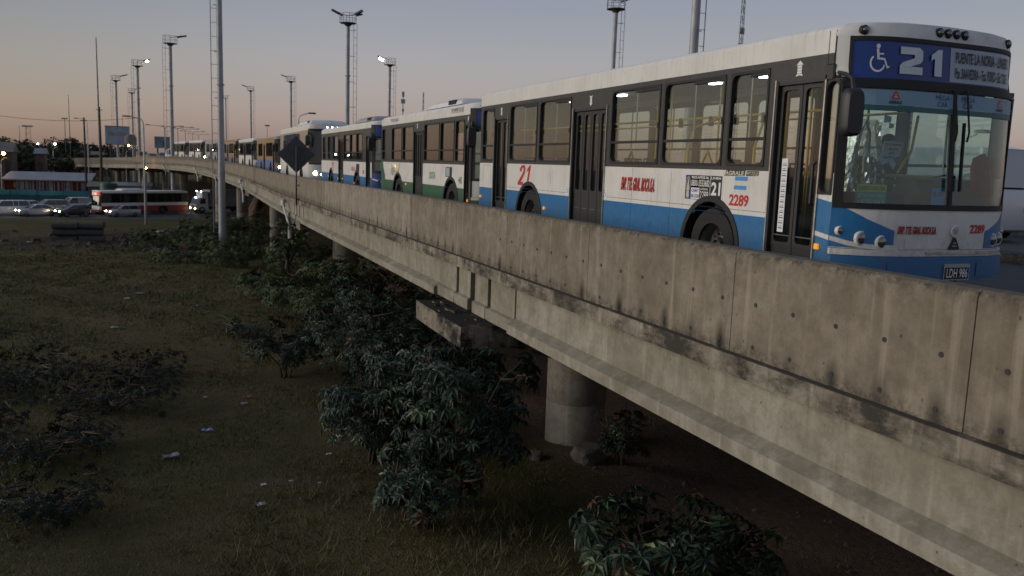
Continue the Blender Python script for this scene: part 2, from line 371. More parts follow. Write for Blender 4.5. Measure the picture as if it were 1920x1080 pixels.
GZ0, GZ1 = -4.12, -6.6
def ground_z(x, y):
    d = math.hypot(x, y) if np.isscalar(x) else np.hypot(x, y)
    z = GZ0 + (GZ1 - GZ0) * sm(24, 98, d)
    k = sm(105, 85, d)
    z = z + k * (.10 * np.sin(x * .55 + 1.3) * np.cos(y * .41) + .07 * np.sin(x * 1.3 + y * .9) + .18 * np.sin(x * .17 + y * .13 + .7))
    z = z + .5 * np.exp(-((x + 9) ** 2 / 40 + (y - 82) ** 2 / 30)) + .9 * np.exp(-((x - 2) ** 2 / 18 + (y - 84) ** 2 / 60))
    z = z + .42 * np.exp(-((x - 7.3) ** 2 / 10 + (y - 14.2) ** 2 / 14))
    return z
for i, y in enumerate(piers):
    zt = road_z(y) - 1.245; ca, sa = math.cos(heading(y)), math.sin(heading(y))
    def L(a, b, c, y=y):
        o = Vector(pt(y, a, 0)); h = heading(y); return (o.x - math.sin(h) * b, o.y + math.cos(h) * b, c)
    zz = road_z(y)
    cap = MB()
    for off0, off1 in ((-.55 if y < 20 else .08, 5.2), (8.0, 17.2)):
        pts = [(off0, zt), (off0, zt - .36), (off0 + 1.0, zt - .40), (off0 + 1.7, zt - .62), (off1 - 1.7, zt - .62), (off1 - 1.0, zt - .4), (off1, zt - .36), (off1, zt)]
        cap.prism(pts, lambda a, z, b: L(a, b, z), -1.42, 1.42)
    c = cap.build('pier_cap', C_CAP, bridge)
    if y < 20:
        rb = MB()                                              # mortar crumbs and bearing pads left on the cap top
        for k in range(14):
            a, b_ = random.uniform(-.5, .05), random.uniform(-1.3, 1.3); q = L(a, b_, zt); r = random.uniform(.02, .06)
            rb.bbox(q[0] - r, q[1] - r * 1.5, q[2] - .002, q[0] + r, q[1] + r * 1.5, q[2] + r * .8, r * .3)
        rb.build('mortar_debris', C_CAP, c, kind='stuff')
    for off in (2.35, 11.5):
        q = L(off, 0, 0); gz = ground_z(q[0], q[1]) - .3
        cb = MB(); cb.lathe([(.585, gz)] + [q_ for h_ in (1.15, 2.35) for q_ in ((.585, gz + h_ - .012), (.578, gz + h_ - .006), (.578, gz + h_ + .006), (.585, gz + h_ + .012)) if gz + h_ < zt - .75] + [(.585, zt - .63), (.57, zt - .60)], 40, 'z', (q[0], q[1], 0)); cb.build('column', C_COL, bridge, smooth=50)
# white drain pipes at the piers
PVC = mat('drain pipe grey white', (.55, .55, .53), .5, noise=.25, nscale=3)
for y in (39.4, 68, 92, 109, 138):
    z0 = road_z(y); mb = MB()
    def Q(b, a, z): o = Vector(pt(y + b, a, z)); return o
    mb.tube([Q(3.6, .1, -.56), Q(3.6, -.12, -.56)], .10, 8); mb.tube([Q(3.3, -.12, -.55), Q(3.0, -.14, -.78)], .10, 8)
    mb.tube([Q(3.0, -.14, -.72), Q(.25, -.16, -1.62)], .045, 8)
    mb.tube([Q(.2, -.16, -1.5), Q(.2, -.16, -2.1)], .085, 8)
    mb.build('drain_pipe', PVC, bridge, smooth=40)
# road
ASP = N('asphalt'); g = ASP; tc = g.new('TexCoord').outputs['Object']
c1 = g.mix(g.rng(g.noise(tc, .6, 5), .35, .7), (.035, .036, .039), (.058, .058, .06)); c1 = g.mix(g.rng(g.noise(tc, 60, 2), .4, .7, 0, .5), c1, (.09, .09, .09))
g.put(g.b.inputs['Base Color'], c1); g.b.inputs['Roughness'].default_value = .85; g.bump(g.noise(tc, 80, 2), .4, .01)
ys = np.concatenate([np.arange(-30, 60, 3.0), np.arange(60, 300, 3.0)])
mb = MB(); mb.grid(lambda y, a: pt(y, a, -.004), list(ys), [.40, 6, 12, 17.0]); mb.build('road', ASP.M, kind='structure')
mb = MB()
for k in range(-3, 36):
    mb.grid(lambda y, a: pt(y, a, .001), [k * 8.0, k * 8 + 1.5, k * 8 + 3.0], [4.55, 4.67])
mb.grid(lambda y, a: pt(y, a, .001), list(ys), [.9, 1.02])
mb.build('road_markings', mat('worn road paint', (.42, .42, .40), .8, noise=.5, nscale=4), kind='structure')
mb = MB(); sweep(mb, [(9.2, -.03), (9.2, .15), (9.22, .17), (9.68, .17), (9.7, .15), (9.7, -.03)], -20, 235, 3.0); mb.build('median_kerb', C_EDGE, bridge)

# ---------------------------------------------------------------- ground
g = N('rough grass and dirt'); po = g.new('NewGeometry').outputs['Position']; x, y, z = g.sep(po)
n1 = g.noise(po, .22, 5, .6); n2 = g.noise(po, 1.1, 5, .65); n3 = g.noise(po, 9, 4, .7)
dry, grn, dirt = (.125, .096, .046), (.062, .068, .024), (.075, .058, .047)
c = g.mix(g.rng(n1, .40, .60), dry, grn); c = g.mix(g.rng(n2, .42, .68, 0, .8), c, (.085, .082, .034)); c = g.mix(g.rng(n3, .35, .75, 0, .45), c, (.04, .034, .02))
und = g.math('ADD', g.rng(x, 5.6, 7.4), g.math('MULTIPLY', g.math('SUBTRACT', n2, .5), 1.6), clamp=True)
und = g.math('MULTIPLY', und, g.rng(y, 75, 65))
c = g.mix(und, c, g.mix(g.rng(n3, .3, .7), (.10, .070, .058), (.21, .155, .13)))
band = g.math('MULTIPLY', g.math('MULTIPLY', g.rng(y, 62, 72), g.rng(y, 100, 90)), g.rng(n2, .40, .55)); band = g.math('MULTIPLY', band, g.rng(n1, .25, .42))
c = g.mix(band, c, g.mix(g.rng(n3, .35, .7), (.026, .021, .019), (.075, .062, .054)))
g.put(g.b.inputs['Base Color'], c); g.b.inputs['Roughness'].default_value = 1; g.b.inputs['Specular IOR Level'].default_value = .1
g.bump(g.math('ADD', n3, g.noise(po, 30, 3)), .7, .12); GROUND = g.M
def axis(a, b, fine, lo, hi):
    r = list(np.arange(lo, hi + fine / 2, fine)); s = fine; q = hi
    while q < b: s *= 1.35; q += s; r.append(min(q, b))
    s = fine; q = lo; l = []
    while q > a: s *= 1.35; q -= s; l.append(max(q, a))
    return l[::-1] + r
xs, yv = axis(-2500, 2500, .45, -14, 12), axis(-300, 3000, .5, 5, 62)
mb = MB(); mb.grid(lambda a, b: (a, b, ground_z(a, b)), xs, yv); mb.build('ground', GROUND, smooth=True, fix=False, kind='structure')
# ---------------------------------------------------------------- buses
def paint(name, col, rough=.35, dirt=.25):
    g = N(name); tc = g.new('TexCoord').outputs['Object']; x, y, z = g.sep(tc)
    n = g.noise(tc, 1.7, 6, .65); f = g.noise(tc, 18, 4, .6); st = g.noise(g.mapv(tc, (2, 9, .7)), 2, 4)
    c = g.mix(g.math('MULTIPLY', g.rng(n, .4, .75), dirt), col, tuple(a * .55 + .02 for a in col))
    c = g.mix(g.math('MULTIPLY', g.rng(st, .52, .75), dirt * .7), c, (.16, .145, .12))
    low = g.math('MULTIPLY', g.rng(z, .25, .95, 1, 0), g.rng(f, .3, .7))
    c = g.mix(g.math('MULTIPLY', low, dirt * 1.9, clamp=True), c, (.10, .09, .075))
    g.put(g.b.inputs['Base Color'], c); g.put(g.b.inputs['Roughness'], g.rng(f, .3, .7, rough, rough + .25)); g.b.inputs['Coat Weight'].default_value = .15
    g.bump(g.noise(g.mapv(tc, (1, 1, 1.2)), 1.6, 3), .22, .03)
    return g.M
B_WHITE = paint('bus white paint', (.70, .69, .66), .35, .4); B_BLUE = paint('bus blue paint', (.009, .150, .37), .3, .4); B_GREEN = paint('bus green paint', (.018, .11, .055), .35)
B_BLACK = paint('window band black', (.028, .026, .025), .38, .2); B_ROOF = paint('bus roof white', (.70, .70, .69), .5, .45)
B_NAVY = paint('bus navy paint', (.02, .06, .25)); B_YEL = paint('bus ochre paint', (.30, .185, .06)); B_LBLUE = paint('bus slate blue', (.09, .14, .33)); B_RED = paint('bus red paint', (.28, .012, .014))
B_BROWN = paint('coach bronze film', (.34, .27, .20), .2); B_GREY = paint('bus grey paint', (.3, .3, .3)); B_SAGE = paint('bus grey green paint', (.23, .26, .20))
RUB = mat('black rubber', (.012, .012, .013), .65); TYRE = mat('tyre rubber', (.018, .018, .019), .8, bump=.2); HUB = mat('dull wheel steel', (.16, .16, .165), .45, .8, noise=.5, nscale=9)
DKPL = mat('dark plastic', (.022, .022, .024), .5); CHRM = mat('chrome', (.7, .7, .72), .12, 1.0); INT = mat('bus interior grey', (.28, .27, .25), .7); INTD = mat('bus floor dark', (.05, .05, .055), .7)
YPOLE = mat('yellow handrail', (.62, .42, .04), .35); SEATM = mat('seat cover dark blue', (.035, .05, .10), .8)
GL_SIDE = glass('side window glass', (.905, .945, .915), .09); GL_QUART = glass('quarter window glass', (.9, .93, .88), .38); GL_FRONT = glass('windscreen glass', (.74, .87, .88), .02); GL_DARK = glass('dark window glass', (.16, .17, .19), .05); GL_BRONZE = glass('warm window glass', (.93, .90, .865), .05); GL_DOOR = glass('door glass', (.95, .93, .90), .03)
TUBE = mat('lit interior tube', (.9, .95, 1), .4, emit=(.85, .95, 1), estr=8)
HEADL = mat('lit headlamp', (1, .95, .85), .3, emit=(1, .80, .48), estr=50); TAILR = mat('lit red lamp', (.8, .05, .03), .3, emit=(1, .05, .03), estr=3); AMBER = mat('amber lamp', (.75, .32, .03), .3, emit=(1, .42, .04), estr=.35); WLAMP = mat('lit white lamp', (1, 1, 1), .3, emit=(.95, .97, 1), estr=9)
LENS = mat('clear lamp lens', (.20, .21, .22), .12, .85); SIGNB = mat('sign blue', (.010, .042, .215), .35); SIGNW = mat('sign pale', (.36, .43, .50), .4); LETW = mat('lettering pale', (.62, .68, .72), .5); LETK = mat('lettering black', (.012, .012, .014), .5)
LETR = mat('lettering red', (.50, .022, .02), .45); LETG = mat('lettering green', (.02, .22, .13), .5); LETWH = mat('lettering white', (.75, .75, .73), .5); LETBL = mat('lettering blue', (.025, .05, .24), .5); CREAM = mat('lettering cream', (.55, .5, .36), .5)
SKYBL = mat('flag blue', (.06, .28, .60), .5); PAPER = mat('white paper', (.72, .74, .78), .7); PALEB = mat('sunvisor pale blue', (.20, .34, .44), .5); GOLD = mat('gold yellow print', (.55, .38, .05), .5)

def fy(u, z): k = min(1., abs(u) / 1.25); return -.20 + (.33 * k ** 4 + .14 * float(sm(2.36, 2.52, z)) * k ** 7) + max(0, z - 1.0) * .07 * (1 - k ** 6)

def wheel_mb(r=.49):
    t = MB(); t.lathe([(r - .2, -.13), (r - .06, -.15), (r - .012, -.12), (r, -.08), (r, .08), (r - .012, .12), (r - .06, .15), (r - .2, .13), (r - .2, -.13)], 28, 'x', cap=False)
    h = MB(); h.lathe([(.0005, -.02), (.05, -.02), (.075, -.05), (.10, -.05), (.11, .02), (.19, .05), (.235, .03), (.27, -.07), (.295, -.10), (.30, -.06), (.30, .1)], 28, 'x')
    for k in range(10):
        a = 2 * PI * k / 10; h.lathe([(.016, -.012), (.016, .03)], 6, 'x', (0, .155 * math.cos(a), .155 * math.sin(a)))
    return t, h
_w = None
def add_wheel(root, x, y, side):
    global _w
    if _w is None:
        t, h = wheel_mb(); _w = (t.mesh('tyre', TYRE, 40, True), h.mesh('rim', HUB, 40, True))
    o = obj('wheel', _w[0], root, (x, y, .49)); c = obj('rim', _w[1], o)
    if side > 0: o.rotation_euler = (0, 0, PI)
    return o

def ring(mb, fn, a0, a1, b0, b1, r, t, d0, d1, n=5, mi=0):
    """frame filling a rectangular opening: square outside, rounded inside"""
    out, inn = [], []
    for cx, cy, sx, sy, s in ((a0, b0, 1, 1, PI), (a1, b0, -1, 1, 1.5 * PI), (a1, b1, -1, -1, 0), (a0, b1, 1, -1, .5 * PI)):
        for k in range(n + 1):
            q = s + .5 * PI * k / n; rr = r
            px, py = cx + sx * (t + rr) + rr * math.cos(q), cy + sy * (t + rr) + rr * math.sin(q); inn.append((px, py))
            if k <= n // 2:
                ox, oy = (cx, cy + sy * (t + rr) * (1 - k / (n / 2))) if (s in (PI, 0)) else (cx + sx * (t + rr) * (1 - k / (n / 2)), cy)
            else:
                f = (k - n / 2) / (n / 2); ox, oy = (cx + sx * (t + rr) * f, cy) if (s in (PI, 0)) else (cx, cy + sy * (t + rr) * f)
            out.append((min(max(ox, a0), a1), min(max(oy, b0), b1)))
    N_ = len(out); vs = []
    for d in (d0, d1):
        vs += [fn(a, b, d) for a, b in out]; vs += [fn(a, b, d) for a, b in inn]
    fs = []
    for i in range(N_):
        j = (i + 1) % N_
        fs += [(i, j, N_ + j, N_ + i), (2 * N_ + i, 3 * N_ + i, 3 * N_ + j, 2 * N_ + j), (i, 2 * N_ + i, 2 * N_ + j, j), (N_ + i, N_ + j, 3 * N_ + j, 3 * N_ + i)]
    mb.add(vs, fs, mi)

def rect_minus(y0, y1, z0, z1, holes):
    """rectangles left of [y0,y1]x[z0,z1] after taking out the holes (y0,y1,z0,z1)"""
    cuts = sorted({y0, y1, *[min(max(h[0], y0), y1) for h in holes], *[min(max(h[1], y0), y1) for h in holes]}); out = []
    for a, b in zip(cuts, cuts[1:]):
        if b - a < 1e-4: continue
        mid = (a + b) / 2; zz = z0
        for h in sorted([h for h in holes if h[0] < mid < h[1]], key=lambda h: h[2]):
            if h[3] <= z0 or h[2] >= z1: continue
            if h[2] > zz: out.append((a, b, zz, min(h[2], z1)))
            zz = max(zz, h[3])
        if zz < z1 - 1e-4: out.append((a, b, zz, z1))
    return out

def make_bus(S):
    Lb, ZR = S['L'], S.get('zr', 2.95); hw = 1.25; zb, zt_ = S.get('band', (1.47, 2.72)); zline = S.get('line', .93)
    root = thing(S.get('name', 'city_bus'), S['label'], S.get('cat', 'bus'), S['loc'], S.get('rot', 0), S.get('group', 'buses queueing on the overpass'))
    fine = S.get('fine', False); up, low, bandm = S['up'], S['low'], S.get('bandm', B_BLACK)
    glz = S.get('glass', GL_SIDE); YF = .13
    YF_ = YF
    def sd(side):                                   # wall frame: (y, z, depth inwards) -> xyz
        return (lambda y, z, d: (-hw + d, y, z)) if side < 0 else (lambda y, z, d: (hw - d, y, z))
    wins, doors, wheels = S['wins'], S.get('doors', []), S['wheels']
    for side in (-1, 1):
        f = sd(side); w_ = wins if side < 0 else S.get('wins_far', S['wins_f'] if 'wins_f' in S else [(a, b, c, d) for a, b, c, d in wins])
        d_ = doors if side < 0 else []
        holes = [(YF_ - .1, .275, 2.45, 9.)] + [(a, b, c, d) for a, b, c, d in w_] + [(a, b, c, d) for a, b, c, d in d_]
        mb = MB(); yl = Lb - .02
        def put(y0, y1, z0, z1, mi):
            for a, b, c, d in rect_minus(y0, y1, z0, z1, holes):
                mb.prism([(a, c), (b, c), (b, d), (a, d)], lambda p, q, e: f(p, q, e), 0, .05, mi)
        put(YF, yl, zb, zt_, 2); put(YF, yl, zt_, ZR + .002, 0 if not S.get('topm') else 3); zw = max(zline, 1.10); put(YF, yl, zw, zb, 0)
        # skirt with wheel arches
        zs = .34; cuts = [(a, b) for a, b, c, d in d_]
        segs = []; y = YF
        for a, b in sorted(cuts):
            if a > y: segs.append((y, a))
            y = b
        segs.append((y, yl))
        for a, b in segs:
            ws = [w for w in wheels if a < w < b]; poly = [(a, zs)]
            for wy in sorted(ws):
                R = .60
                a0 = math.asin((zs - .47) / R) if abs(zs - .47) < R else 0
                for k in range(13):
                    t = PI - a0 - (PI - 2 * a0) * k / 12; py, pz = wy + R * math.cos(t), .47 + R * math.sin(t); poly.append((py, min(pz, zline - .002 if zline < 1.08 else 9)))
            poly += [(b, zs), (b, zline), (a, zline)]
            mb.prism(poly, f, 0, .05, 1)
            if zline < 1.10:
                R = .60; poly = [(a, zline)]
                for wy in sorted(ws):
                    if zline - .47 < R:
                        a1 = math.asin((zline - .47) / R)
                        poly += [(wy + R * math.cos(t), .47 + R * math.sin(t)) for t in [PI - a1 - (PI - 2 * a1) * k / 8 for k in range(9)]]
                mb.prism(poly + [(b, zline), (b, 1.10), (a, 1.10)], f, 0, .05, 0)
        mb.build('side_wall', [up, low, bandm, S.get('topm', up)], root)
        if True:                                    # dark wheel arch liners with a raised lip
            for wy in wheels:
                am = MB()
                pts = []
                for k in range(17):
                    t = PI * k / 16 * 1.12 - .06 * PI; pts.append((wy - .59 * math.cos(t), .47 + .59 * math.sin(t)))
                for (y0, z0), (y1, z1) in zip(pts, pts[1:]):
                    n0 = Vector((0, y0 - wy, z0 - .47)).normalized(); n1 = Vector((0, y1 - wy, z1 - .47)).normalized()
                    q = [f(y0, z0, -.012), f(y1, z1, -.012), f(y1 + n1.y * .075, z1 + n1.z * .075, -.012), f(y0 + n0.y * .075, z0 + n0.z * .075, -.012)]
                    q += [f(y0, z0, .5), f(y1, z1, .5), f(y1 + n1.y * .075, z1 + n1.z * .075, .001), f(y0 + n0.y * .075, z0 + n0.z * .075, .001)]
                    am.add(q, [(0, 1, 2, 3), (4, 5, 1, 0), (2, 6, 7, 3)])
                am.prism([f(wy - .6, .2, 0)[1:], f(wy + .6, .2, 0)[1:], f(wy + .6, 1.05, 0)[1:], f(wy - .6, 1.05, 0)[1:]], lambda p, q, e: f(p, q, e), .5, .52)
                am.build('wheel_arch', RUB, root)
        for (a, b, c, d) in w_:
            if S.get('flush'):
                pb = MB(); pb.prism([(a, c), (b, c), (b, d), (a, d)], f, -.004, .012); pb.build('window', glz, root); continue
            wb = MB(); ring(wb, f, a, b, c, d, .09 if fine else .06, .032 if b - a > .3 else .014, -.010, .045, 5)
            if S.get('split', True) and b - a > .3: sz = c + (d - c) * .29; wb.prism([(a + .03, sz - .018), (b - .03, sz - .018), (b - .03, sz + .018), (a + .03, sz + .018)], f, -.004, .03)
            if fine and side < 0 and b - a > .3:
                wb.prism([(a + .03, d - .075), (a + (b - a) * .5, d - .075), (a + (b - a) * .5, d - .03), (a + .03, d - .03)], f, -.002, .028)
                for yy in (a + .02, b - .05): wb.prism([(yy, c + .52), (yy + .03, c + .52), (yy + .03, c + .60), (yy, c + .60)], f, -.016, .0)
            fr = wb.build('window', RUB, root)
            gb = MB(); gb.prism([(a + .012, c + .012), (b - .012, c + .012), (b - .012, d - .012), (a + .012, d - .012)], f, .030, .035); gb.build('pane', glz if b - a > .3 else GL_QUART, fr)
            if fine and b - a > .3:
                vb = MB(); ym = (a + b) / 2; vb.prism([(ym - .012, c + .33), (ym + .012, c + .33), (ym + .012, d - .04), (ym - .012, d - .04)], f, .036, .05); vb.build('sash_bar', mat('grey aluminium', (.35, .35, .34), .4, .6), fr)
        for (a, b, c, d) in d_:
            dr = MB(); dd = .06; n = 2 if b - a < .95 else 4; wl = (b - a - .06) / n; g_ = MB(); kick = MB()
            dr.prism([(a, c), (a + .03, c), (a + .03, d), (a, d)], f, -.012, .09); dr.prism([(b - .03, c), (b, c), (b, d), (b - .03, d)], f, -.012, .09); dr.prism([(a + .03, d - .04), (b - .03, d - .04), (b - .03, d), (a + .03, d)], f, 0, .09)
            for k in range(n):
                y0 = a + .03 + wl * k; y1 = y0 + wl; pz = S.get('door_sill', 1.0 if n == 4 else .62)
                ring(dr, f, y0 + .006, y1 - .006, pz, d - .05, .05, .045 if n == 2 else .055, dd - .02, dd + .02, 4)
                dr.prism([(y0 + .006, c + .02), (y1 - .006, c + .02), (y1 - .006, pz), (y0 + .006, pz)], f, dd - .01, dd + .02)
                g_.prism([(y0 + .03, pz + .03), (y1 - .03, pz + .03), (y1 - .03, d - .08), (y0 + .03, d - .08)], f, dd, dd + .005)
                for zz in (.36, .74): kick.prism([(y0 + .05, zz), (y1 - .05, zz), (y1 - .05, zz + .012), (y0 + .05, zz + .012)], f, dd - .016, dd - .010)
            D = dr.build('door', DKPL, root); g_.build('pane', S.get('doorglass', GL_DOOR), D); kick.build('trim_strip', HUB, D)
            if fine:
                eb = MB(); eb.prism([(a - .018, c), (a, c), (a, d + .02), (a - .018, d + .02)], f, -.02, .0); eb.prism([(b, c), (b + .018, c), (b + .018, d + .02), (b, d + .02)], f, -.02, 0)
                eb.build('edge_strip', mat('worn aluminium edge', (.5, .47, .42), .4, .6, noise=.4), D)
    # corner strips between side walls and the front
    # ---- front
    FU = [-1.2485 + 2.497 * k / 28 for k in range(29)]
    def F(u, z, d=0.): return (u, fy(u, z) - d, z)
    def patch(mb, u0, u1, zf0, zf1, d, nu=10, nz=3, mi=0, t=.004):
        us = [u0 + (u1 - u0) * i / nu for i in range(nu + 1)]
        for e in (d, d - t):
            mb.grid(lambda u, k: F(u, (zf0(u) if callable(zf0) else zf0) * (1 - k) + (zf1(u) if callable(zf1) else zf1) * k, e), us, [k / nz for k in range(nz + 1)], mi)
    ws0, ws1, sg0, sg1 = S.get('front', (1.14, 2.36, 2.46, 2.84)); side_u = S.get('ws_u', 1.17)
    fm = S.get('frontm', up); fl = S.get('frontlow', low)
    def shell(name, z0, z1, m_, parent=root, d=0., nz=4, th=.05, u0=-1.25, u1=1.25):
        u0, u1 = max(u0, -1.2485), min(u1, 1.2485); mb = MB(); us = [u for u in FU if u0 - 1e-6 <= u <= u1 + 1e-6]; us = sorted(set([u0, u1] + us)); zs = [z0 + (z1 - z0) * k / nz for k in range(nz + 1)]
        n = len(us); k_ = len(zs); o = len(mb.v)
        for e in (d, d - th):
            mb.grid(lambda u, z: F(u, z, e), us, zs)
        ed = [(i, 0) for i in range(n)] + [(n - 1, j) for j in range(1, k_)] + [(i, k_ - 1) for i in range(n - 2, -1, -1)] + [(0, j) for j in range(k_ - 2, 0, -1)]
        for (i, j), (a, b) in zip(ed, ed[1:] + ed[:1]): mb.f.append((i * k_ + j, a * k_ + b, n * k_ + a * k_ + b, n * k_ + i * k_ + j)); mb.m.append(0)
        return mb.build(name, m_, parent, smooth=40)
    bz0 = S.get('bump0', .36)
    shell('bumper', bz0, .615, fl, d=.05, th=.10); shell('bumper_trim', .62, .685, S.get('trimm', fm), d=.03, th=.08)
    fp = shell('front_panel', .69, ws0 - .03, fm)
    shell('windscreen_surround', ws0 - .03, ws0 + .03, RUB, d=.012); shell('header_strip', ws1, sg0, RUB, d=.012); 
    for s in (-1, 1): shell('windscreen_pillar', ws0 + .03, ws1, RUB, u0=-1.25 if s < 0 else side_u, u1=-side_u if s < 0 else 1.25, d=.006)
    um = S.get('split_u', .08)
    for a, b in ((-side_u, um - .02), (um + .02, side_u)): shell('windscreen', ws0 + .03, ws1, S.get('wglass', GL_FRONT), u0=a, u1=b, th=.006, d=-.01)
    shell('windscreen_pillar', ws0 + .03, ws1, RUB, u0=um - .022, u1=um + .022, d=.004)
    sgp = shell('destination_sign', sg0, sg1, S.get('signm', SIGNB), th=.03); sb = MB()
    if S.get('sign_split') is not None: patch(sb, S['sign_split'], 1.13, sg0 + .012, sg1 - .012, .004); sb.build('sign_panel', SIGNW, sgp)
    shell('sign_frame', sg1, sg1 + .045, RUB, d=.012)
    for s in (-1, 1): shell('sign_frame', sg0, sg1, RUB, u0=-1.25 if s < 0 else 1.14, u1=-1.14 if s < 0 else 1.25, d=.014)
    # ---- roof: one loft, rounded edges, front lip follows the bowed front
    PR = [(-1.25, -.03), (-1.25, .0), (-1.235, .035), (-1.19, .065), (-1.05, .085), (-.6, .105), (0, .115), (.6, .105), (1.05, .085), (1.19, .065), (1.235, .035), (1.25, 0), (1.25, -.03)]
    rb = MB(); zf = sg1 + .045
    us = [-1.25, -1.24, -1.2, -1.1, -.9, -.6, -.3, 0, .3, .6, .9, 1.1, 1.2, 1.24, 1.25]
    def rz(u): return ZR + float(np.interp(u, [p[0] for p in PR[1:-1]], [p[1] for p in PR[1:-1]]))
    def roofp(u, t):
        z1 = rz(u)
        if t == 0: return F(u, zf, .006)
        if t == 1: return F(u, max(zf, z1 - .13) + .03, .0)
        if t == 2: return F(u, max(zf, z1 - .05) + .03 if abs(u) < 1.2 else z1 - .03, -.02)
        if t == 3: p = F(u, z1, -.10); return (u, p[1], z1)
        if t == 4: return (u, .40, z1)
        if t == 5: return (u, Lb * .5, z1)
        if t == 6: return (u, Lb - .3, z1)
        if t == 7: return (u, Lb - .08, z1 - .05)
        return (u * .995, Lb - .02, min(z1 - .12, ZR - .02))
    rb.grid(roofp, us, list(range(9)))
    rb.build('roof', S.get('roofm', B_ROOF), root, smooth=50)
    # ceiling, floor, rear
    ib = MB(); ib.box(-1.19, .25, ZR - .12, 1.19, Lb - .08, ZR - .10); ib.build('ceiling', INT, root)
    ib = MB(); ib.box(-1.19, .12, .38, 1.19, Lb - .08, .44); ib.build('floor', INTD, root)
    rw = MB(); rw.bbox(-1.249, Lb - .05, .36, 1.249, Lb, ZR - .02, .02); rw.build('rear_wall', S.get('rearm', up), root)
    ub = MB(); ub.box(-1.1, .5, .18, 1.1, Lb - .5, .33); ub.build('chassis', RUB, root)
    for wy in wheels:
        for s in (-1, 1): add_wheel(root, s * 1.08, wy, s)
    # mirror on a bent arm
    if S.get('mirror', True):
        for s in ((-1,) if not S.get('mirror_far') else (-1, 1)):
            mb = MB(); x0 = s * 1.16
            mb.tube([(s * 1.20, .30, ZR - .42), (s * 1.27, .06, ZR - .47), (s * 1.33, -.10, ZR - .53), (s * 1.34, -.17, ZR - .75)], .022, 8); mb.bbox(s * 1.22 - .05, .24, ZR - .50, s * 1.22 + .05, .38, ZR - .34, .015)
            M_ = mb.build('mirror_arm', DKPL, root, smooth=40)
            hb = MB(); mz = S.get('mirror_z', (1.84, 2.32)); c0 = (mz[0] + mz[1]) / 2; hz = (mz[1] - mz[0]) / 2
            prof = []
            for k in range(20):
                t = 2 * PI * k / 20; c_, s_ = math.cos(t), math.sin(t); prof.append((.112 * math.copysign(abs(c_) ** .45, c_), hz * math.copysign(abs(s_) ** .45, s_)))
            o = 0; vs = []; 
            for yy, k in ((-.215, .86), (-.19, .97), (-.13, 1.), (-.105, .97), (-.095, .93)): vs += [(s * 1.35 + p * k, yy, c0 + q * k) for p, q in prof]
            fs = [tuple(range(19, -1, -1)), tuple(range(80, 100))] + [(r * 20 + k, r * 20 + (k + 1) % 20, r * 20 + 20 + (k + 1) % 20, r * 20 + 20 + k) for r in range(4) for k in range(20)]
            hb.add(vs, fs); hb.build('mirror', DKPL, M_, smooth=40)
    # headlamps
    for u, z, r, hl in S.get('lamps', []):
        y = fy(u, z); mb = MB(); mb.lathe([(r * 1.16, .03), (r * 1.16, -.004), (r * 1.02, -.012)], 20, 'y', (u, y, z)); b_ = mb.build('headlight', S.get('lamp_ring', CHRM), root, smooth=40)
        lb = MB(); lb.lathe([(r, -.008), (r * .8, -.016), (r * .4, -.022), (.0005, -.024)], 20, 'y', (u, y, z)); lb.build('lens', HEADL if hl else LENS, b_, smooth=True)
    for u, z, mname in S.get('toplamps', []):
        y = fy(u, zf + .05); mb = MB(); mb.lathe([(.05, .03), (.05, -.012), (.042, -.02)], 14, 'y', (u, y + .0, z)); b_ = mb.build('marker_lamp', RUB, root, smooth=40)
        lb = MB(); lb.lathe([(.042, -.012), (.028, -.032), (.0005, -.038)], 14, 'y', (u, y, z)); lb.build('lens', mname, b_, smooth=True)
    if S.get('plate'):
        u, z = S['plate_at']; mb = MB(); patch(mb, u - .19, u + .19, z - .09, z + .09, .062, 2, 1, 0, .01); pl = mb.build('number_plate', mat('plate surround', (.35, .36, .37), .5), root)
        mb = MB(); patch(mb, u - .175, u + .175, z - .075, z + .05, .066, 2, 1); mb.build('plate_face', LETK, pl)
        mb = MB(); text(mb, S['plate'], lambda a, b: F(u - .155 + a, z - .06 + b, .069), .31, .10, .01); mb.build('lettering', LETWH, pl)
    # roof unit
    for (y0, y1, w) in S.get('pods', []):
        mb = MB(); pr = [(-w, 0), (-w * .95, .12), (-w * .8, .19), (0, .22), (w * .8, .19), (w * .95, .12), (w, 0)]
        for k, (yy, sc) in enumerate(((y0, .25), (y0 + .15, .8), (y0 + .5, 1.), (y1 - .6, 1.), (y1 - .1, .7), (y1, .3))): mb.v += [(a, yy, ZR + .13 + b * sc) for a, b in pr]
        n = len(pr)
        for i in range(5):
            for j in range(n - 1): mb.f.append((i * n + j, i * n + j + 1, i * n + n + j + 1, i * n + n + j)); mb.m.append(0)
        mb.f.append(tuple(range(n))); mb.m.append(0); mb.f.append(tuple(range(5 * n, 6 * n))[::-1]); mb.m.append(0)
        pd = mb.build('roof_unit', S.get('podm', B_ROOF), root, smooth=40)
        vb = MB()
        for k in range(3): vb.box(-w - .004, y0 + .5 + k * .22, ZR + .16, -w * .9, y0 + .66 + k * .22, ZR + .27)
        vb.build('vent', RUB, pd)
    for (y, z, m_) in S.get('markers', []):
        mb = MB(); mb.bbox(-1.275, y - .035, z - .03, -1.247, y + .035, z + .03, .008); mb.build('side_marker', m_, root)
    for w, (txt, y, z, tw, th, m_, sl_) in S.get('texts', []):
        mb = MB(); text(mb, txt, lambda a, b: (-1.2535, y - a, z + b), tw, th, w, sl_); mb.build('lettering', m_, root)
    for txt, u, z, tw, th, m_, w in S.get('ftexts', []):
        mb = MB(); text(mb, txt, lambda a, b: F(u + a, z + b, .008), tw, th, w); mb.build('lettering', m_, root)
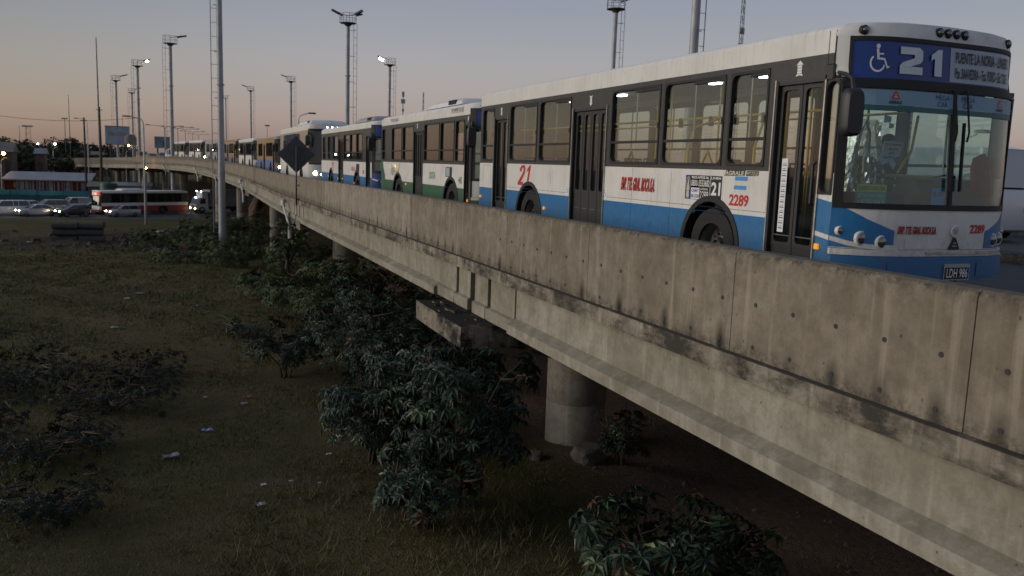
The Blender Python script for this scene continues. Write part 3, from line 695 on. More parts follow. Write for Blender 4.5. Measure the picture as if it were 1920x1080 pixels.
    for y0, y1, z0, z1, m_, nm in S.get('decals', []):
        mb = MB(); mb.box(-1.2522, y0, z0, -1.249, y1, z1); mb.build(nm, m_, root)
    return root, F, patch, shell

def side_poly(mb, pts, x=-1.2535, t=.003):
    n = len(pts); mb.add([(x, y, z) for y, z in pts] + [(x + t, y, z) for y, z in pts], [tuple(range(n)), tuple(range(2 * n - 1, n - 1, -1))] + [(i, n + i, n + (i + 1) % n, (i + 1) % n) for i in range(n)])
def disc_pts(cy, cz, r0, r1=None, a0=0, a1=2 * PI, n=24): return [(cy + r0 * math.cos(a0 + (a1 - a0) * k / n), cz + (r1 or r0) * math.sin(a0 + (a1 - a0) * k / n)) for k in range(n + (0 if abs(a1 - a0) > 6.28 else 1))]
def wheelchair(mb, fn, s):
    """access symbol in a unit square scaled by s; fn(a, b)"""
    def line(p, q, w):
        p, q = Vector(p), Vector(q); d = (q - p).normalized(); n = Vector((-d.y, d.x)) * w / 2
        mb.add([fn(*(k * s)) for k in (p + n, p - n, q - n, q + n)], [(0, 1, 2, 3)])
    c = disc_pts(.42, .93, .085, n=12); mb.add([fn(a * s, b * s) for a, b in c], [tuple(range(12))])
    line((.40, .84), (.44, .46), .10); line((.42, .66), (.66, .66), .055); line((.42, .50), (.70, .48), .075); line((.69, .50), (.84, .16), .075); line((.80, .17), (.93, .23), .055)
    k = 18; a0, a1 = .72 * PI, 1.93 * PI
    o = [(.42 + .32 * math.cos(a0 + (a1 - a0) * i / k), .34 + .32 * math.sin(a0 + (a1 - a0) * i / k)) for i in range(k + 1)]; q = [(.42 + .25 * math.cos(a0 + (a1 - a0) * i / k), .34 + .25 * math.sin(a0 + (a1 - a0) * i / k)) for i in range(k + 1)]
    mb.add([fn(a * s, b * s) for a, b in o] + [fn(a * s, b * s) for a, b in q], [(i, i + 1, k + 2 + i, k + 1 + i) for i in range(k)])
def arrow(mb, y, z, h, up=True):
    """stencilled stack-of-blocks arrow on the window band"""
    w = h * .34; s = 1 if up else -1
    Z = lambda t: z + (t if up else h - t)
    side_poly(mb, [(y - w, Z(h * .72)), (y + w, Z(h * .72)), (y, Z(h))])
    for k in range(3): side_poly(mb, [(y - w * .62, Z(h * (.18 + .18 * k))), (y + w * .62, Z(h * (.18 + .18 * k))), (y + w * .62, Z(h * (.33 + .18 * k))), (y - w * .62, Z(h * (.33 + .18 * k)))])
    side_poly(mb, [(y - w, Z(0)), (y, Z(h * .07)), (y + w, Z(0)), (y + w * .7, Z(h * .15)), (y - w * .7, Z(h * .15))])

def digit2(mb, fn): mb.add([fn(a, b) for a, b in ((.02, 1), (.85, 1), (1, .88), (1, .55), (.9, .43), (.45, .28), (1, .28), (1, 0), (0, 0), (0, .30), (.12, .43), (.62, .60), (.62, .73), (.02, .73))], [tuple(range(14))])
def digit1(mb, fn): mb.add([fn(a, b) for a, b in ((.32, 0), (1, 0), (1, 1), (.62, 1), (0, .78), (0, .58), (.32, .66))], [tuple(range(7))])
def side21(par, y, z, h):
    for k, (fn_, w, o) in enumerate(((None, .30, 0), (digit1, .17, .40))):
        mb = MB(); q = lambda a, b: (-1.2535, y - (o + a * w + b * .13) * h / .42, z + b * h)
        if fn_: mb.add([q(a, b) for a, b in ((.45, 0), (1, 0), (1, 1), (.62, 1), (0, .80), (0, .66), (.45, .76))], [tuple(range(7))])
        else: mb.add([q(a, b) for a, b in ((0, .68), (0, .84), (.2, .98), (.45, 1), (.8, .98), (1, .84), (1, .62), (.85, .45), (.45, .16), (.95, .16), (.95, 0), (-.05, 0), (-.05, .15), (.55, .56), (.68, .7), (.66, .82), (.5, .88), (.36, .82), (.34, .68))], [tuple(range(19))])
        mb.build('digit', LETR, par)

# ================ bus 1: the blue and white bus at the head of the queue
LX = 6.44 + 1.25
w1 = [(10.55, 11.28, 1.52, 2.655), (8.17, 9.60, 1.52, 2.655), (6.67, 8.05, 1.52, 2.655), (3.70, 5.17, 1.52, 2.655), (2.15, 3.60, 1.52, 2.655), (1.30, 2.05, 1.52, 2.655), (.14, .345, 1.24, 2.44)]
d1 = [(9.72, 10.52, .34, 2.43), (5.32, 6.57, .34, 2.43), (.36, 1.16, .34, 2.48)]
wf = [(1.75, 3.2, 1.52, 2.655), (3.35, 4.8, 1.52, 2.655), (4.95, 6.4, 1.52, 2.655), (6.55, 8.0, 1.52, 2.655), (8.15, 9.6, 1.52, 2.655), (.32, 1.6, 1.25, 2.5)]
S1 = dict(label='blue and white city bus with a blue 21 sign at the head of the queue', L=11.45, loc=(LX, 7.0, 0), up=B_WHITE, low=B_BLUE, wins=w1, wins_far=wf, doors=d1, wheels=[2.32, 8.48], fine=True, sign_split=-.02 + .0,
    lamps=[(-1.17, .87, .045, 0), (-.99, .80, .070, 0), (-.79, .765, .066, 0), (.83, .79, .066, 0), (1.00, .80, .066, 0), (1.17, .87, .045, 0)], lamp_ring=B_WHITE,
    toplamps=[(-1.05, 2.945, LENS), (-.19, 2.97, LENS), (-.07, 2.97, LENS), (.05, 2.97, LENS), (.17, 2.97, LENS), (.93, 2.955, LENS)],
    plate='LDH 986', plate_at=(.20, .45), markers=[(7.68, .66, AMBER), (.29, .68, AMBER), (11.32, .72, AMBER)],
    texts=[(.03, ('2289', 1.93, 1.03, .39, .145, LETR, .05))],
    ftexts=[('2289', .40, .865, .24, .10, LETR, .03)])
bus1, F1, patch1, shell1 = make_bus(S1)
side21(bus1, 9.07, 1.05, .40)
def sidetext(s, y, z, w, h, m_, bold=.02, slant=0., dx=.0, name='lettering', par=bus1):
    mb = MB(); text(mb, s, lambda a, b: (-1.2535 - dx, y - a, z + b), w, h, bold, slant); return mb.build(name, m_, par)
# red hand lettered operator name with a black drop edge, on the side and on the front
sidetext('EMP. TTE. GRAL. ROCA S.A.', 4.745, 1.115, 1.0, .20, LETK, .05, .12); sidetext('EMP. TTE. GRAL. ROCA S.A.', 4.735, 1.122, 1.0, .20, LETR, .022, .12, .002)
for dd, m_, bo in ((.0, LETK, .04), (.003, LETR, .015)):
    mb = MB(); text(mb, 'EMP. TTE. GRAL. ROCA S.A.', lambda a, b: F1(-.62 + a, .855 + b, .008 + dd), .52, .085, bo, .08); mb.build('lettering', m_, bus1)
mb = MB()
for y, z, u in ((10.13, 2.47, False), (5.92, 2.46, False), (.80, 2.52, True)): arrow(mb, y, z, .17, u)
mb.build('door_arrows', LETWH, bus1, kind='stuff')
# sticker block
po = MB(); po.box(-1.2525, 2.60, 1.07, -1.249, 2.80, 1.39); b_ = po.build('sticker', LETK, bus1)
mb = MB(); mb.box(-1.2525, 2.80, 1.07, -1.249, 2.93, 1.39); s_ = mb.build('sticker', SIGNB, bus1)
mb = MB(); side_poly(mb, [(2.90, 1.10), (2.83, 1.10), (2.835, 1.14), (2.845, 1.25), (2.857, 1.33), (2.865, 1.35), (2.873, 1.33), (2.885, 1.25), (2.895, 1.14)]); mb.build('emblem', mat('pale robe print', (.55, .55, .45), .5), s_)
mb = MB(); q = disc_pts(2.865, 1.27, .055, .10, n=20); q2 = disc_pts(2.865, 1.27, .043, .085, n=20)
mb.add([(-1.2537, *p) for p in q] + [(-1.2537, *p) for p in q2], [(i, (i + 1) % 20, 20 + (i + 1) % 20, 20 + i) for i in range(20)]); mb.box(-1.2538, 2.83, 1.085, -1.2522, 2.90, 1.105); mb.build('halo', GOLD, s_)
mb = MB(); mb.box(-1.2525, 2.36, 1.07, -1.249, 2.80, 1.39); s_ = mb.build('sticker', LETK, bus1)
sidetext('RECLAMOS AL', 2.785, 1.345, .40, .035, LETWH, .03, par=s_); sidetext('0800-5553682', 2.79, 1.245, .42, .085, LETWH, .01, par=s_)
mb = MB(); mb.box(-1.2532, 2.59, 1.075, -1.2526, 2.79, 1.225); mb.build('label', PAPER, s_); sidetext('CNRT', 2.775, 1.165, .17, .045, LETBL, .02, dx=.001, par=s_); sidetext('0800-3330300', 2.785, 1.09, .19, .05, LETBL, .0, dx=.001, par=s_)
sidetext('INTERNO', 2.57, 1.20, .17, .022, LETWH, .02, par=s_); sidetext('2289', 2.575, 1.085, .19, .10, LETWH, .0, par=s_)
mb = MB(); mb.box(-1.2525, 2.10, 1.07, -1.249, 2.345, 1.39); s_ = mb.build('sticker', LETK, bus1); sidetext('LINEA', 2.335, 1.345, .22, .032, LETWH, .02, par=s_); sidetext('21', 2.325, 1.14, .20, .17, LETWH, .03, par=s_)
mb = MB(); side_poly(mb, [(2.06, 1.40), (1.65, 1.405), (1.635, 1.475), (2.02, 1.475)], -1.2525); s_ = mb.build('sticker', LETK, bus1); sidetext('AGRALE', 2.05, 1.408, .38, .055, CREAM, .04, .2, par=s_)
mb = MB(); side_poly(mb, [(1.62, 1.405), (1.385, 1.41), (1.375, 1.465), (1.605, 1.465)], -1.2525); s_ = mb.build('sticker', LETK, bus1); sidetext('MT17.0 LE', 1.605, 1.413, .21, .042, CREAM, .02, .2, par=s_)
mb = MB(); side_poly(mb, [(1.835, 1.345), (1.585, 1.345), (1.58, 1.395), (1.83, 1.395)], -1.2525); mb.build('flag_stripe', SKYBL, bus1); mb = MB(); side_poly(mb, [(1.845, 1.235), (1.60, 1.235), (1.595, 1.285), (1.84, 1.285)], -1.2525); mb.build('flag_stripe', SKYBL, bus1)
for y in (6.71, 5.27):
    mb = MB(); mb.box(-1.2525, y - .07, .97, -1.249, y + .07, 1.12); s_ = mb.build('access_sticker', PAPER, bus1); mb = MB(); wheelchair(mb, lambda a, b: (-1.2535, y + .06 - a, .98 + b), .125); mb.build('access_symbol', LETBL, s_)
sb = MB(); sb.box(-1.205, .93, .78, -1.2025, 1.03, 1.62)
st = sb.build('door_notice', PAPER, bus1); mb = MB()
for k in range(13): mb.box(-1.2065, .945, .82 + k * .06, -1.2055, 1.015, .83 + k * .06); mb.box(-1.2065, .955, .845 + k * .06, -1.2055, 1.005, .85 + k * .06)
mb.build('notice_lines', LETK, st, kind='stuff')
# panel seams along the white side, fuel flap and rear hatch outlines
mb = MB()
mb.box(-1.2512, 1.2, .985, -1.249, 5.30, .99); mb.box(-1.2512, 6.6, .985, -1.249, 9.7, .99)
for y in (3.3, 4.4, 7.45): mb.box(-1.2512, y, .36 if y not in (7.45,) else 1.1, -1.249, y + .004, 1.46)
for y0, y1, z0, z1 in ((10.7, 11.2, .5, 1.42),):
    for a in ((y0, y0 + .006, z0, z1), (y1, y1 + .006, z0, z1), (y0, y1, z1, z1 + .006), (y0, y1, z0, z0 + .006)): mb.box(-1.2512, a[0], a[2], -1.249, a[1], a[3])
mb.build('panel_seam', RUB, bus1, kind='stuff')
# grab handle beside the front door
mb = MB(); mb.tube([(-1.215, .42, 1.10), (-1.285, .42, 1.14), (-1.285, .42, 1.55), (-1.215, .42, 1.6)], .018, 8); mb.build('grab_handle', DKPL, bus1, smooth=40)
# blue corners of the front, swept up to the sides, and the headlamp pods
mb = MB()
zt1 = lambda u: float(np.interp(abs(u), [.55, .7, .95, 1.25], [.865, .90, 1.0, 1.17])); patch1(mb, -1.25, -.66, .70, zt1, .006); mb.build('front_corner', B_BLUE, bus1, smooth=40); mb = MB(); patch1(mb, .66, 1.25, .70, zt1, .006); mb.build('front_corner', B_BLUE, bus1, smooth=40)
mb = MB(); side_poly(mb, [(.355, .93), (.132, .93), (.132, 1.165), (.355, 1.20)], -1.2522); mb.build('front_corner', B_BLUE, bus1)
mb = MB(); side_poly(mb, [(.355, .80), (.132, .765), (.132, .815), (.355, .85)], -1.2525); mb.build('corner_stripe', B_WHITE, bus1)
mb = MB(); zq = lambda u: float(np.interp(u, [-1.25, -1.1, -.9, -.6], [.765, .715, .688, .686])); patch1(mb, -1.25, -.6, zq, lambda u: zq(u) + .05, .011, 10, 2); mb.build('corner_stripe', B_WHITE, bus1)
mb = MB(); mb.box(-1.2535, .36, 2.45, -1.25, .366, 2.95); mb.build('panel_seam', RUB, bus1)
mb = MB(); patch1(mb, -1.247, -1.165, 2.47, 2.895, .018, 5, 4); mb.build('front_frame', B_WHITE, bus1); mb = MB(); patch1(mb, 1.165, 1.247, 2.47, 2.895, .018, 5, 4); mb.build('front_frame', B_WHITE, bus1)
mb = MB(); patch1(mb, -.52, .46, .705, lambda u: .80 - .02 * (1 - abs(u)), .006, 8, 2); mb.build('front_hatch', B_WHITE, bus1)
mb = MB(); patch1(mb, -.25, 1.0, .645, .672, .045, 10, 1, 0, .012); mb.build('bumper_strip', mat('scuffed steel strip', (.55, .52, .47), .35, .5, noise=.5, nscale=14), bus1)
for a, b in ((-.75, -.05), (.5, 1.1)):
    mb = MB(); patch1(mb, a, b, .40, .55, .058, 6, 2, 0, .006); mb.build('bumper_recess', B_BLUE, bus1)
# sign face
sp_ = [c for c in bus1.children if c.name.startswith('destination_sign')][0]
mb = MB(); digit2(mb, lambda a, b: F1(-.70 + a * .285, 2.515 + b * .275, .016)); mb.build('digit', LETW, sp_); mb = MB(); digit1(mb, lambda a, b: F1(-.30 + a * .15, 2.515 + b * .275, .016)); mb.build('digit', LETW, sp_)
mb = MB(); wheelchair(mb, lambda a, b: F1(-1.02 + a * .8, 2.515 + b, .007), .29); mb.build('access_symbol', LETW, sp_)
mb = MB(); text(mb, 'PUENTE LA NORIA - LINIERS', lambda a, b: F1(.05 + a, 2.675 + b, .012), .90, .115, .02); mb.build('destination_lettering', LETK, sp_); mb = MB(); text(mb, 'Pte. SAAVEDRA - Fca. FORD - Est. TIGRE', lambda a, b: F1(.05 + a, 2.515 + b, .012), .90, .11, .02); mb.build('destination_lettering', LETK, sp_)
# sun visor strip printed with badges, behind the windscreen
for a, b in ((-1.08, .05), (.11, 1.12)):
    mb = MB(); patch1(mb, a, b, 2.19, 2.345, .002, 8, 1, 0, .003); v = mb.build('visor_strip', PALEB, bus1)
    mb = MB(); patch1(mb, a, b, 2.13, 2.188, .002, 8, 1, 0, .003); mb.build('visor_tint', mat('green visor tint', (.03, .12, .12), .5), v)
    ua, um_ = (-.72, -.20) if a < 0 else (.80, .17)
    mb = MB(); mb.add([F1(ua - .05, 2.255, .005), F1(ua + .05, 2.255, .005), F1(ua + .012, 2.335, .005), F1(ua - .012, 2.335, .005)], [(0, 1, 2, 3)]); mb.build('badge', LETR, v)
    mb = MB(); mb.add([F1(ua - .022, 2.27, .007), F1(ua + .022, 2.27, .007), F1(ua + .018, 2.28, .007), F1(ua - .018, 2.28, .007)], [(0, 1, 2, 3)]); mb.add([F1(ua - .014, 2.295, .007), F1(ua + .014, 2.295, .007), F1(ua + .010, 2.303, .007), F1(ua - .010, 2.303, .007)], [(0, 1, 2, 3)]); mb.build('badge_stripes', LETW, v)
    mb = MB(); text(mb, 'AGRALE', lambda p, q: F1(ua - .075 + p, 2.205 + q, .005), .15, .035, .03); mb.build('lettering', LETK, v)
    mb = MB(); text(mb, 'MEGA', lambda p, q: F1(um_ + p, 2.272 + q, .005), .20, .055, .0); text(mb, 'CAR', lambda p, q: F1(um_ + .03 + p, 2.205 + q, .005), .14, .055, .0); mb.build('lettering', LETBL, v)
# wipers
for u0, u1 in ((.045, .03), (.22, .17)):
    mb = MB(); mb.tube([F1(u0, 2.40, .03), F1(u0 + .03, 1.95, .05), F1(u0 + .01, 1.85, .045)], .011, 6); mb.bar(F1(u1 + .02, 2.05, .035), F1(u1, 1.32, .03), .02, .03); mb.build('wiper', RUB, bus1)
# round body builder's badge and triangular badge
mb = MB(); y0 = fy(.17, .885); mb.lathe([(.062, -.006), (.062, -.014), (.052, -.018), (.050, -.010), (.0005, -.010)], 24, 'y', (.17, y0, .885)); bd = mb.build('badge', B_WHITE, bus1, smooth=40); mb = MB(); text(mb, 'TB', lambda a, b: F1(.137 + a, .858 + b, .019), .066, .054, .02); mb.build('lettering', B_GREY, bd)
mb = MB(); mb.prism([(-.07, 0), (.07, 0), (.075, .015), (.012, .125), (-.012, .125), (-.075, .015)], lambda a, z, d: F1(.17 + a, .695 + z, d), .004, .022); bd = mb.build('badge', LETK, bus1); mb = MB()
for z, w in ((.03, .035), (.062, .02)): mb.prism([(-w, 0), (w, 0), (w - .004, .012), (-w + .004, .012)], lambda a, q, d: F1(.17 + a, .695 + z + q, d), .022, .026)
mb.build('badge_stripes', B_GREY, bd)
# interior: rails, stanchions, seats, tubes, dashboard
RAIL = MB()
for x in (-.45, .45):
    RAIL.tube([(x, .9, 2.22), (x, 11.0, 2.22)], .017, 6)
    for y in (1.5, 3.1, 4.7, 6.6, 8.4, 10.2): RAIL.tube([(x, y, .45), (x, y, 2.8)], .017, 6)
for y in (1.9, 3.4): RAIL.tube([(-.95, y, .45), (-.95, y, 1.75), (-.85, y, 2.05), (-.45, y, 2.2)], .017, 6)
for y0, y1, x in ((3.0, 3.25, -.8), (5.0, 5.2, -.9)): RAIL.tube([(x, y0, .45), (x, y0, 1.55), (x, (y0 + y1) / 2, 1.72), (x, y1, 1.55), (x, y1, .45)], .02, 6)
RAIL.tube([(-1.1, .78, 1.46), (1.0, .8, 1.47)], .022, 8); RAIL.tube([(-1.0, 1.25, .45), (-1.0, 1.25, 2.7)], .02, 6); RAIL.tube([(.12, .62, 1.5), (.12, .45, 1.75), (.12, .4, 2.15)], .016, 6)
RAIL.build('handrail', YPOLE, bus1, smooth=60)
HB = MB()
for y in (2.4, 3.0, 3.6, 4.4, 5.0): HB.bbox(-.49, y - .03, 2.10, -.41, y + .03, 2.21, .02); HB.bar((-.45, y, 2.2), (-.45, y, 2.24), .05)
HB.build('hand_straps', DKPL, bus1)
def seat_mb():
    s = MB(); s.bbox(-.21, 0, .42, .21, .42, .52, .03); s.bbox(-.21, .36, .50, .21, .46, 1.10, .04); s.tube([(-.15, .42, 1.08), (-.15, .43, 1.16), (.15, .43, 1.16), (.15, .42, 1.08)], .015, 6); s.bar((0, .2, 0), (0, .2, .43), .05); return s
sm_ = seat_mb().mesh('seat', SEATM, 40, True)
for y in (2.9, 3.7, 7.1, 7.9, 8.7, 9.5, 10.3):
    for x in (.50, .95): obj('seat', sm_, bus1, (x, y, .44))
for y in (2.0, 4.0, 4.6, 7.2, 8.0, 8.8): obj('seat', sm_, bus1, (-.9, y, .44))
mb = MB()
for y in (2.05, 3.05, 4.3, 7.3, 9.4):
    for k in range(2): mb.box(.10, y + k * .14, 2.795, .19, y + .11 + k * .14, 2.815)
mb.build('ceiling_tubes', TUBE, bus1, kind='stuff')
mb = MB(); mb.box(-1.1, .12, .45, 1.1, .32, 1.10); mb.prism([(.05, 1.1), (.62, 1.1), (.62, 1.30), (.50, 1.46), (.30, 1.44), (.10, 1.16)], lambda y, z, x: (x, y + .06, z), .12, 1.12); mb.box(-1.15, .32, .45, -.05, .40, 1.28); mb.build('dashboard', mat('dashboard dark teal', (.035, .05, .055), .6), bus1)
mb = MB(); mb.lathe([(.21, 0), (.225, .012), (.24, 0), (.225, -.012), (.21, 0)], 24, 'z', (0, 0, 0), cap=False); w_ = mb.build('steering_wheel', DKPL, bus1, smooth=60); w_.location = (.82, .72, 1.40); w_.rotation_euler = (math.radians(-25), 0, 0)
mb = MB(); mb.bar((0, 0, 0), (0, 0, -.4), .06); mb.bar((-.21, 0, 0), (.21, 0, 0), .03); mb.build('steering_column', DKPL, w_)
mb = MB(); mb.bbox(.58, 1.45, .85, 1.06, 1.95, 1.0, .04); mb.bbox(.58, 1.86, .95, 1.06, 2.0, 1.72, .05); mb.bbox(.66, 1.5, .44, .98, 1.9, .86, .03); mb.build('driver_seat', SEATM, bus1, smooth=40)
mb = MB(); mb.box(-1.05, .34, 2.38, 1.05, .62, 2.80); mb.build('overhead_dark_panel', DKPL, bus1); mb = MB(); mb.box(.15, 2.1, 1.5, .5, 2.14, 2.7); mb.build('partition', DKPL, bus1)  # dark overhead panel and upper screen added to darken the view through the windscreen
mb = MB(); mb.box(.1, 2.1, .44, 1.19, 2.14, 1.5); mb.box(-1.15, 1.2, .44, -.9, 1.25, 1.2); mb.build('partition', INT, bus1)
mb = MB(); mb.box(-1.19, .16, 1.26, -1.18, .33, 2.02); mb.box(-1.19, .16, 2.06, -1.18, .33, 2.40); q_ = mb.build('side_blind', mat('cream blind', (.62, .56, .40), .7), bus1); mb = MB(); mb.box(-1.193, .235, 1.26, -1.1905, .25, 2.0); mb.build('blind_cord', RUB, q_)
# things lying or hanging inside the windscreen
def loc1(u, y, z): return (LX + u, 7.0 + y, z)
r = thing('route_board', 'green and yellow route board standing inside the windscreen', 'sign', loc1(-.75, .10, 1.13))
def FB(u, z, d): return (u, fy(-.75 + u, 1.13 + z) - .10 + .06 - d, z)
mb = MB(); mb.box(-.21, .0, 0, .21, .015, .24); mb.build('board', mat('route board green', (.05, .32, .22), .5), r)
for a, b in ((-.215, -.205), (.205, .215)): pass
mb = MB(); mb.box(-.205, -.003, .155, .205, -.0005, .235); mb.build('yellow_panel', mat('route board yellow', (.75, .66, .10), .5), r)
mb = MB(); text(mb, 'DARDO ROCHA', lambda a, b: (-.185 + a, -.005, .172 + b), .37, .046, .02); mb.build('lettering', mat('board dark green', (.02, .06, .03), .5), r)
mb = MB(); text(mb, 'ESTACION TIGRE', lambda a, b: (-.185 + a, -.002, .096 + b), .37, .04, .015); text(mb, 'x ACCESO NORTE', lambda a, b: (-.185 + a, -.002, .032 + b), .37, .044, .015); mb.build('lettering', LETW, r)
r = thing('bus_card_sticker', 'blue square fare card sticker low inside the windscreen beside the centre post', 'sticker', loc1(-.06, -.155, 1.16))
mb = MB(); mb.box(-.10, 0, 0, .09, .004, .19); mb.build('sheet', SKYBL, r); mb = MB(); text(mb, 'SUBE', lambda a, b: (-.085 + a, -.002, .10 + b), .16, .05, .02); mb.build('lettering', LETBL, r)
r = thing('paper_notice', 'torn white paper notice about seated passengers taped inside the windscreen', 'notice', loc1(-.14, .5, 1.60))
mb = MB(); mb.add([(-.16, 0, .05), (-.10, .0, -.02), (.0, .01, .02), (.07, 0, -.06), (.10, 0, .0), (.04, 0, .07), (.15, .01, .09), (.19, 0, .24), (.02, -.01, .26), (-.10, 0, .25), (-.12, 0, .12)], [tuple(range(11))]); s_ = mb.build('sheet', PAPER, r)
sol = s_.modifiers.new('t', 'SOLIDIFY'); sol.thickness = .003
mb = MB(); 
for t_, a0, z0, w_2 in (('SOLO PASAJEROS', -.09, .20, .23), ('SENTADOS', -.04, .15, .14), ('GRACIAS', -.03, .105, .08), ('Resol 2020-64', -.10, .06, .15)): text(mb, t_, lambda a, b: (a0 + a, -.016, z0 + b), w_2, .028, .02)
mb.build('lettering', LETK, r)
for (u, y, z, sc, lab, m_) in ((-.62, .10, 2.02, 1., 'small white slip taped high inside the windscreen left of the film', PAPER), (-.36, .3, 1.98, .7, 'torn scrap of white paper stuck near the middle of the windscreen', PAPER)):
    r = thing('paper_slip', lab, 'paper', loc1(u, y, z)); mb = MB(); mb.add([(-.05 * sc, 0, 0), (.05 * sc, 0, .01), (.05 * sc, 0, .07 * sc), (-.02 * sc, .003, .08 * sc), (-.05 * sc, 0, .1 * sc)], [(0, 1, 2, 3, 4)]); s_ = mb.build('sheet', m_, r); q = s_.modifiers.new('t', 'SOLIDIFY'); q.thickness = .002
# clear plastic film hanging in folds behind the windscreen
PF = glass('plastic film', (.82, .84, .80), .38, .12)
r = thing('plastic_curtain', 'crinkled clear plastic curtain hanging by the front door inside the bus', 'curtain', loc1(-.32, .75, 0))
mb = MB(); us = [-.42 + .84 * k / 40 for k in range(41)]; mb.grid(lambda u, z: (u * (1 - .35 * sm(1.2, 2.1, z)), .05 * math.sin(u * 26 + z * 2) + .03 * math.sin(u * 57 + z * 3) + random.uniform(-.012, .012), z), us, [1.25 + .85 * k / 14 for k in range(15)]); s_ = mb.build('film', PF, r)
mb = MB(); mb.tube([(.02, -.02, 2.08), (-.05, -.02, 1.95), (-.10, 0, 1.6), (-.06, .0, 1.3)], [.008, .014, .03, .02], 8); mb.tube([(.02, -.02, 2.08), (.08, -.02, 1.95), (.1, 0, 1.6), (.09, .0, 1.35)], [.008, .014, .028, .02], 8); mb.build('knotted_fold', mat('pale cloth fold', (.45, .42, .34), .7), r, smooth=True)
r = thing('red_jacket', 'red jacket hung by the driver window inside the bus', 'jacket', loc1(1.06, .30, 1.18)); r.scale = (.78, .6, .95)
mb = MB(); pr = [(.06, .60), (.13, .55), (.17, .46), (.19, .3), (.20, .12), (.16, .0), (.08, -.04)]
mb.lathe([(.0005, .61)] + pr[:-1] + [(.0005, -.04)], 14, 'z'); mb.v = [(x * 1.0 + .03 * math.sin(z * 14 + x * 20), y * .6 + .02 * math.sin(x * 40), z) for x, y, z in mb.v]; mb.build('body', mat('red cloth', (.30, .018, .022), .8, noise=.4, nscale=9), r, smooth=True)
mb = MB(); mb.tube([(.08, -.05, .52), (.15, -.09, .3), (.17, -.1, .08)], [.05, .045, .04], 8); mb.build('sleeve', MATS['red cloth'], r, smooth=True)
# ================ the other buses of the queue
def lane(yf, L_, off=2.79):
    h = heading(yf + L_ / 2); p = pt(yf, off, 0); return (p[0], p[1], p[2] - .005), h
# bus 2, white over green
p_, h_ = lane(18.95, 9.6); Yb = lambda y: y - 18.95
w2 = [(Yb(a), Yb(b), 1.50, 2.52) for a, b in ((28.0, 28.42), (25.75, 27.05), (24.35, 25.62), (21.72, 23.2), (20.42, 21.62), (19.62, 20.32))]
S2 = dict(label='white and green city bus with a green 101 on its side', L=9.6, zr=2.83, band=(1.44, 2.62), line=.87, loc=p_, rot=h_, up=B_WHITE, low=B_GREEN, wins=w2, wins_far=[(a, a + 1.35, 1.5, 2.52) for a in (1.3, 2.9, 4.5, 6.1, 7.7)], doors=[(Yb(23.3), Yb(24.32), .34, 2.36), (.10, .60, .34, 2.40)], wheels=[1.69, 7.25], glass=GL_BRONZE, rearm=B_SAGE,
    pods=[(1.9, 5.2, .95)], markers=[(6.2, .80, AMBER), (.3, .6, AMBER)], texts=[(.02, ('101', 8.15, 1.02, .42, .34, LETG, .1)), (.02, ('DOTA', 3.65, 1.03, .55, .19, LETG, .1)), (.02, ('445', 1.05, .98, .27, .17, LETG, 0)), (.0, ('POMPEYA III', 1.75, 2.70, .95, .12, B_BLACK, .1)), (.0, ('TODO BUS', 8.3, 2.70, 1.0, .10, B_BLACK, .1))],
    decals=[(1.6, 2.15, 1.12, 1.37, LETK, 'sticker')], front=(1.1, 2.28, 2.36, 2.72))
bus2, F2, P2, _ = make_bus(S2)
mb = MB(); side_poly(mb, [(7.7, 1.13), (7.15, 1.13), (7.15, 1.18), (7.7, 1.18)]); side_poly(mb, [(7.18, 1.10), (7.05, 1.28), (7.0, 1.42), (7.08, 1.40), (7.22, 1.2)]); mb.build('emblem', GOLD, bus2)
mb = MB()
for y, z in ((6.9, 2.42), (.4, 2.44)): arrow(mb, y - 1.9 if y > 1 else y, z, .15, True)
mb.build('door_arrows', LETWH, bus2, kind='stuff')
mb = MB(); side_poly(mb, [(9.58, .4), (9.0, .4), (9.0, 1.0), (9.25, 1.25), (9.58, 1.9)], -1.253); mb.build('rear_wedge', B_GREEN, bus2)
mb = MB(); mb.box(-1.2535, 2.1, 1.14, -1.2525, 1.8, 1.35); mb.build('sticker_picture', mat('sticker grey print', (.35, .40, .45), .5), bus2)
# bus 3, the second blue and white 21
p_, h_ = lane(29.95, 11.45); Yb = lambda y: y - 29.95
w3 = [(Yb(a), Yb(b), 1.50, 2.52) for a, b in ((40.2, 40.9), (38.2, 39.5), (36.85, 38.1), (34.2, 35.5), (32.9, 34.1), (31.75, 32.8))]
S3 = dict(label='second blue and white city bus with a red 21 behind the green one', L=11.45, zr=2.83, band=(1.44, 2.66), line=.9, loc=p_, rot=h_, up=B_WHITE, low=B_BLUE, frontlow=B_NAVY, frontm=B_NAVY, wins=w3, wins_far=[(a, a + 1.35, 1.5, 2.52) for a in (1.6, 3.2, 4.8, 6.4, 8.0, 9.6)], doors=[(Yb(35.65), Yb(36.75), .34, 2.36), (.36, 1.1, .34, 2.40)], wheels=[2.8, 8.7], glass=GL_BRONZE, mirror=True,
    signm=SIGNB, lamps=[(-1.0, .80, .06, 0), (.95, .8, .07, 0)], markers=[(5.8, .72, AMBER), (3.3, .62, AMBER), (9.4, .75, AMBER), (6.9, .7, AMBER)], toplamps=[(-.8, 2.82, WLAMP), (.8, 2.82, WLAMP)], pods=[(1.3, 5.0, .95)], podm=B_GREY,
    texts=[(.03, ('ROCA', 3.9, 1.08, .8, .16, LETR, .1)), (.02, ('2287', 1.7, 1.0, .3, .15, LETR, 0))], decals=[(2.35, 2.95, 1.02, 1.36, LETK, 'sticker')], front=(1.1, 2.3, 2.36, 2.72))
bus3, F3, P3, _ = make_bus(S3)
side21(bus3, 8.65, 1.0, .40)
mb = MB(); wheelchair(mb, lambda a, b: F3(-.95 + a, 2.38 + b, .01), .30); mb.build('access_symbol', LETW, bus3)
